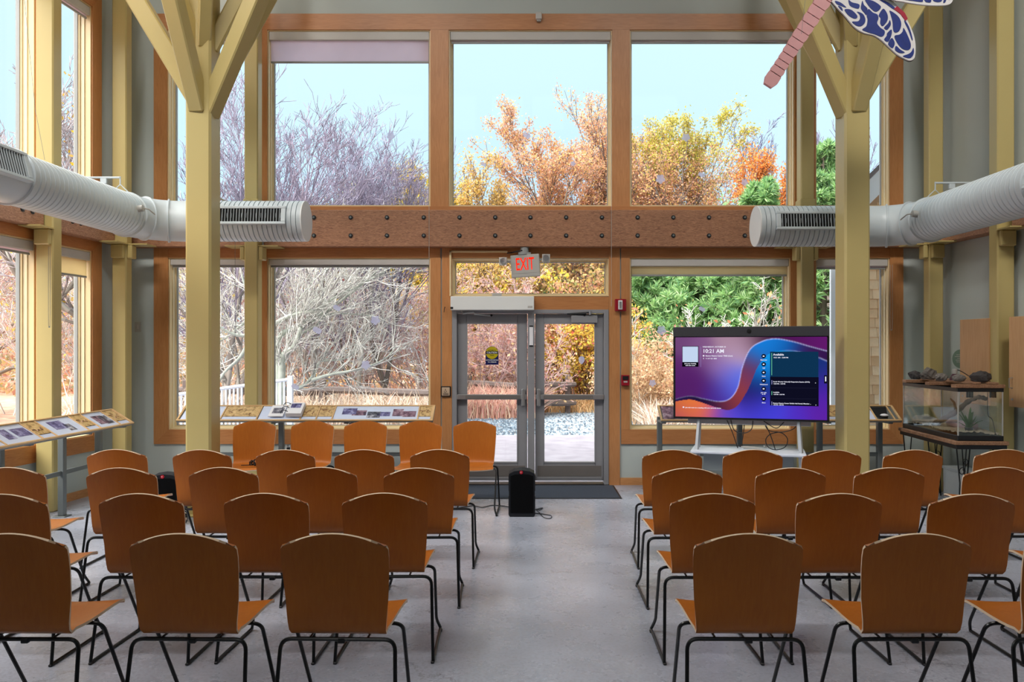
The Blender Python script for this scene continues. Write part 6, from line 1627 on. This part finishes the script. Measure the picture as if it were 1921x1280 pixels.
meadow(.3, 3.5, 20, 22, 1500, .45, [(226,186,140,3),(236,206,160,2)], 64, 'straw-coloured grass tufts round the boulders')

# split-rail fence
wd = paint('weathered_fence_wood', rgb(120, 108, 104), .9, var=.3, scale=10, bump=.6, bscale=30)
def rail_fence(posts, zs, label):
    e = empty('rail_fence', Vector(posts[0]), label, 'fence')
    for p in posts:
        m = MB(); m.cbox(Vector(p) + Vector((-.07, -.07, 0)), Vector(p) + Vector((.07, .07, 1.02)), .02); m.build('fence_post', wd, e)
    for a, b_ in zip(posts[:-1], posts[1:]):
        for z in zs:
            A_, B_2 = Vector(a) + Vector((-.25, -.03, z)), Vector(b_) + Vector((.2, .03, z - .03)); P_ = [A_ + (B_2-A_)*t + Vector((0, 0, .02*math.sin(t*5+z))) for t in [k/8 for k in range(9)]]
            m = MB(); m.tube(P_, [.06, .078, .08, .084, .08, .085, .08, .075, .06], 7); m.build('fence_rail', wd, e, smooth=True)
rail_fence([(xa(350, 16.6), 16.6, GZ), (xa(605, 16.6), 16.6, GZ), (xa(835, 16.4), 16.4, GZ)], (.78,), 'weathered split-rail fence with one top rail in the meadow')
rail_fence([(xa(880, 19.5), 19.5, GZ), (xa(985, 19), 19, GZ), (xa(1065, 20), 20, GZ)], (.32, .8), 'weathered split-rail fence seen through the doors')
for k, (px_, py_, w_, h_, lb) in enumerate(((1044, 742, .5, .3, 'pale boulder by the gravel, nearest the door post'), (1082, 738, .62, .36, 'larger grey boulder behind the gravel'), (1062, 752, .3, .16, 'small flat stone before the boulders'))):
    d_ = (EYE-GZ)*F/(py_+12-VY); rock(px_, min(d_, 22), GZ, w_, h_, 100+k, paint('pale_boulder', rgb(196, 200, 208), .9, var=.25, scale=4, bump=.5, bscale=9), lb)
for o_ in [o for o in COL.objects if o.name.startswith('rock') and o.get('label', '').find('boulder') >= 0]: o_['group'] = 'boulders beside the gravel'

# white ramp railing
wp_ = paint('white_railing_paint', rgb(226, 234, 242), .5)
A_ = PX(330, 741, 12.0); B_2 = PX(545, 712, 12.6)
e = empty('ramp_railing', Vector((B_2.x, B_2.y, GZ)), 'white baluster railing of the ramp behind the tree column', 'railing')
m = MB(); m.tube([A_ + (A_-B_2)*.6, B_2], .028, 4); m.build('top_rail', wp_, e)
m = MB(); m.tube([A_ + (A_-B_2)*.6 - Vector((0,0,.78)), B_2 - Vector((0,0,.78))], .022, 4); m.build('bottom_rail', wp_, e)
m = MB(); m.cbox((B_2.x-.04, B_2.y-.04, GZ), (B_2.x+.04, B_2.y+.04, B_2.z+.06), .006); m.build('end_post', wp_, e)
for k in range(46):
    p = B_2 + (A_-B_2)*((k+.7)/29); m = MB(); m.box((p.x-.012, p.y-.012, max(GZ+.02, p.z-.8)), (p.x+.012, p.y+.012, p.z)); m.build('baluster', wp_, e)

# shingled wing of the building
Yw = 10.3; xw = (1558-VX)*Yw/F
e = empty('shingled_wing', (xw, Yw, GZ), 'tan cedar-shingled wing of the building with white corner board', 'building')
def rake(x): return 1.62 + (VY - 372)*Yw/F + (x - (1634-VX)*Yw/F)*1.0
m = MB(); m.prism([(xw, Yw, GZ), (xw + 3.2, Yw, GZ), (xw + 3.2, Yw, rake(xw+3.2)), (xw, Yw, rake(xw))], (1.5, 3, 0)); m.build('wall', paint('tan_sheathing', rgb(176, 146, 112), .9), e, fix=True)
m = MB(); m.cbox((xw-.01, Yw-.035, GZ), (xw+.08, Yw+.01, rake(xw)-.02), .004); m.build('corner_board', wp_, e)
m = MB(); m.prism([(xw-.02, Yw-.3, rake(xw)), (xw+3.2, Yw-.3, rake(xw+3.2)), (xw+3.2, Yw-.3, rake(xw+3.2)+.32), (xw-.02, Yw-.3, rake(xw)+.32)], (0, .05, 0)); m.build('rake_board', wp_, e, fix=True)
m = MB(); m.prism([(xw-.05, Yw-.34, rake(xw)+.32), (xw+3.2, Yw-.34, rake(xw+3.2)+.32), (xw+3.2, Yw-.34, rake(xw+3.2)+.38), (xw-.05, Yw-.34, rake(xw)+.38)], (1.6, 3.2, 0)); m.build('roof', paint('grey_roof', rgb(120, 116, 120), .9), e, fix=True)
shm = [paint('cedar_shingle', rgb(214, 184, 146), .85, var=.15, scale=9, bump=.3, bscale=40), paint('cedar_shingle_pale', rgb(222, 196, 160), .85, var=.15, scale=9, bump=.3, bscale=40), paint('cedar_shingle_brown', rgb(202, 168, 128), .85, var=.15, scale=9, bump=.3, bscale=40)]
rr = random.Random(12); zc = GZ + .05; ex = .128; cnt = 0
while zc < 4.6:
    x = xw + .085 + rr.uniform(0, .08)
    while x < xw + .95:
        w = rr.uniform(.09, .2)
        if zc + ex*1.1 < rake(x) - .02:
            m = MB(); t = rr.uniform(.014, .02)
            m.add([(x, Yw-t, zc), (x+w-.004, Yw-t, zc), (x+w-.004, Yw-.003, zc+ex*1.12), (x, Yw-.003, zc+ex*1.12), (x, Yw, zc), (x+w-.004, Yw, zc), (x+w-.004, Yw, zc+ex*1.12), (x, Yw, zc+ex*1.12)],
                  [(0,1,2,3), (5,4,7,6), (0,4,5,1), (1,5,6,2), (2,6,7,3), (3,7,4,0)]); m.build('shingle', rr.choice(shm), e, fix=True); cnt += 1
        x += w
    zc += ex
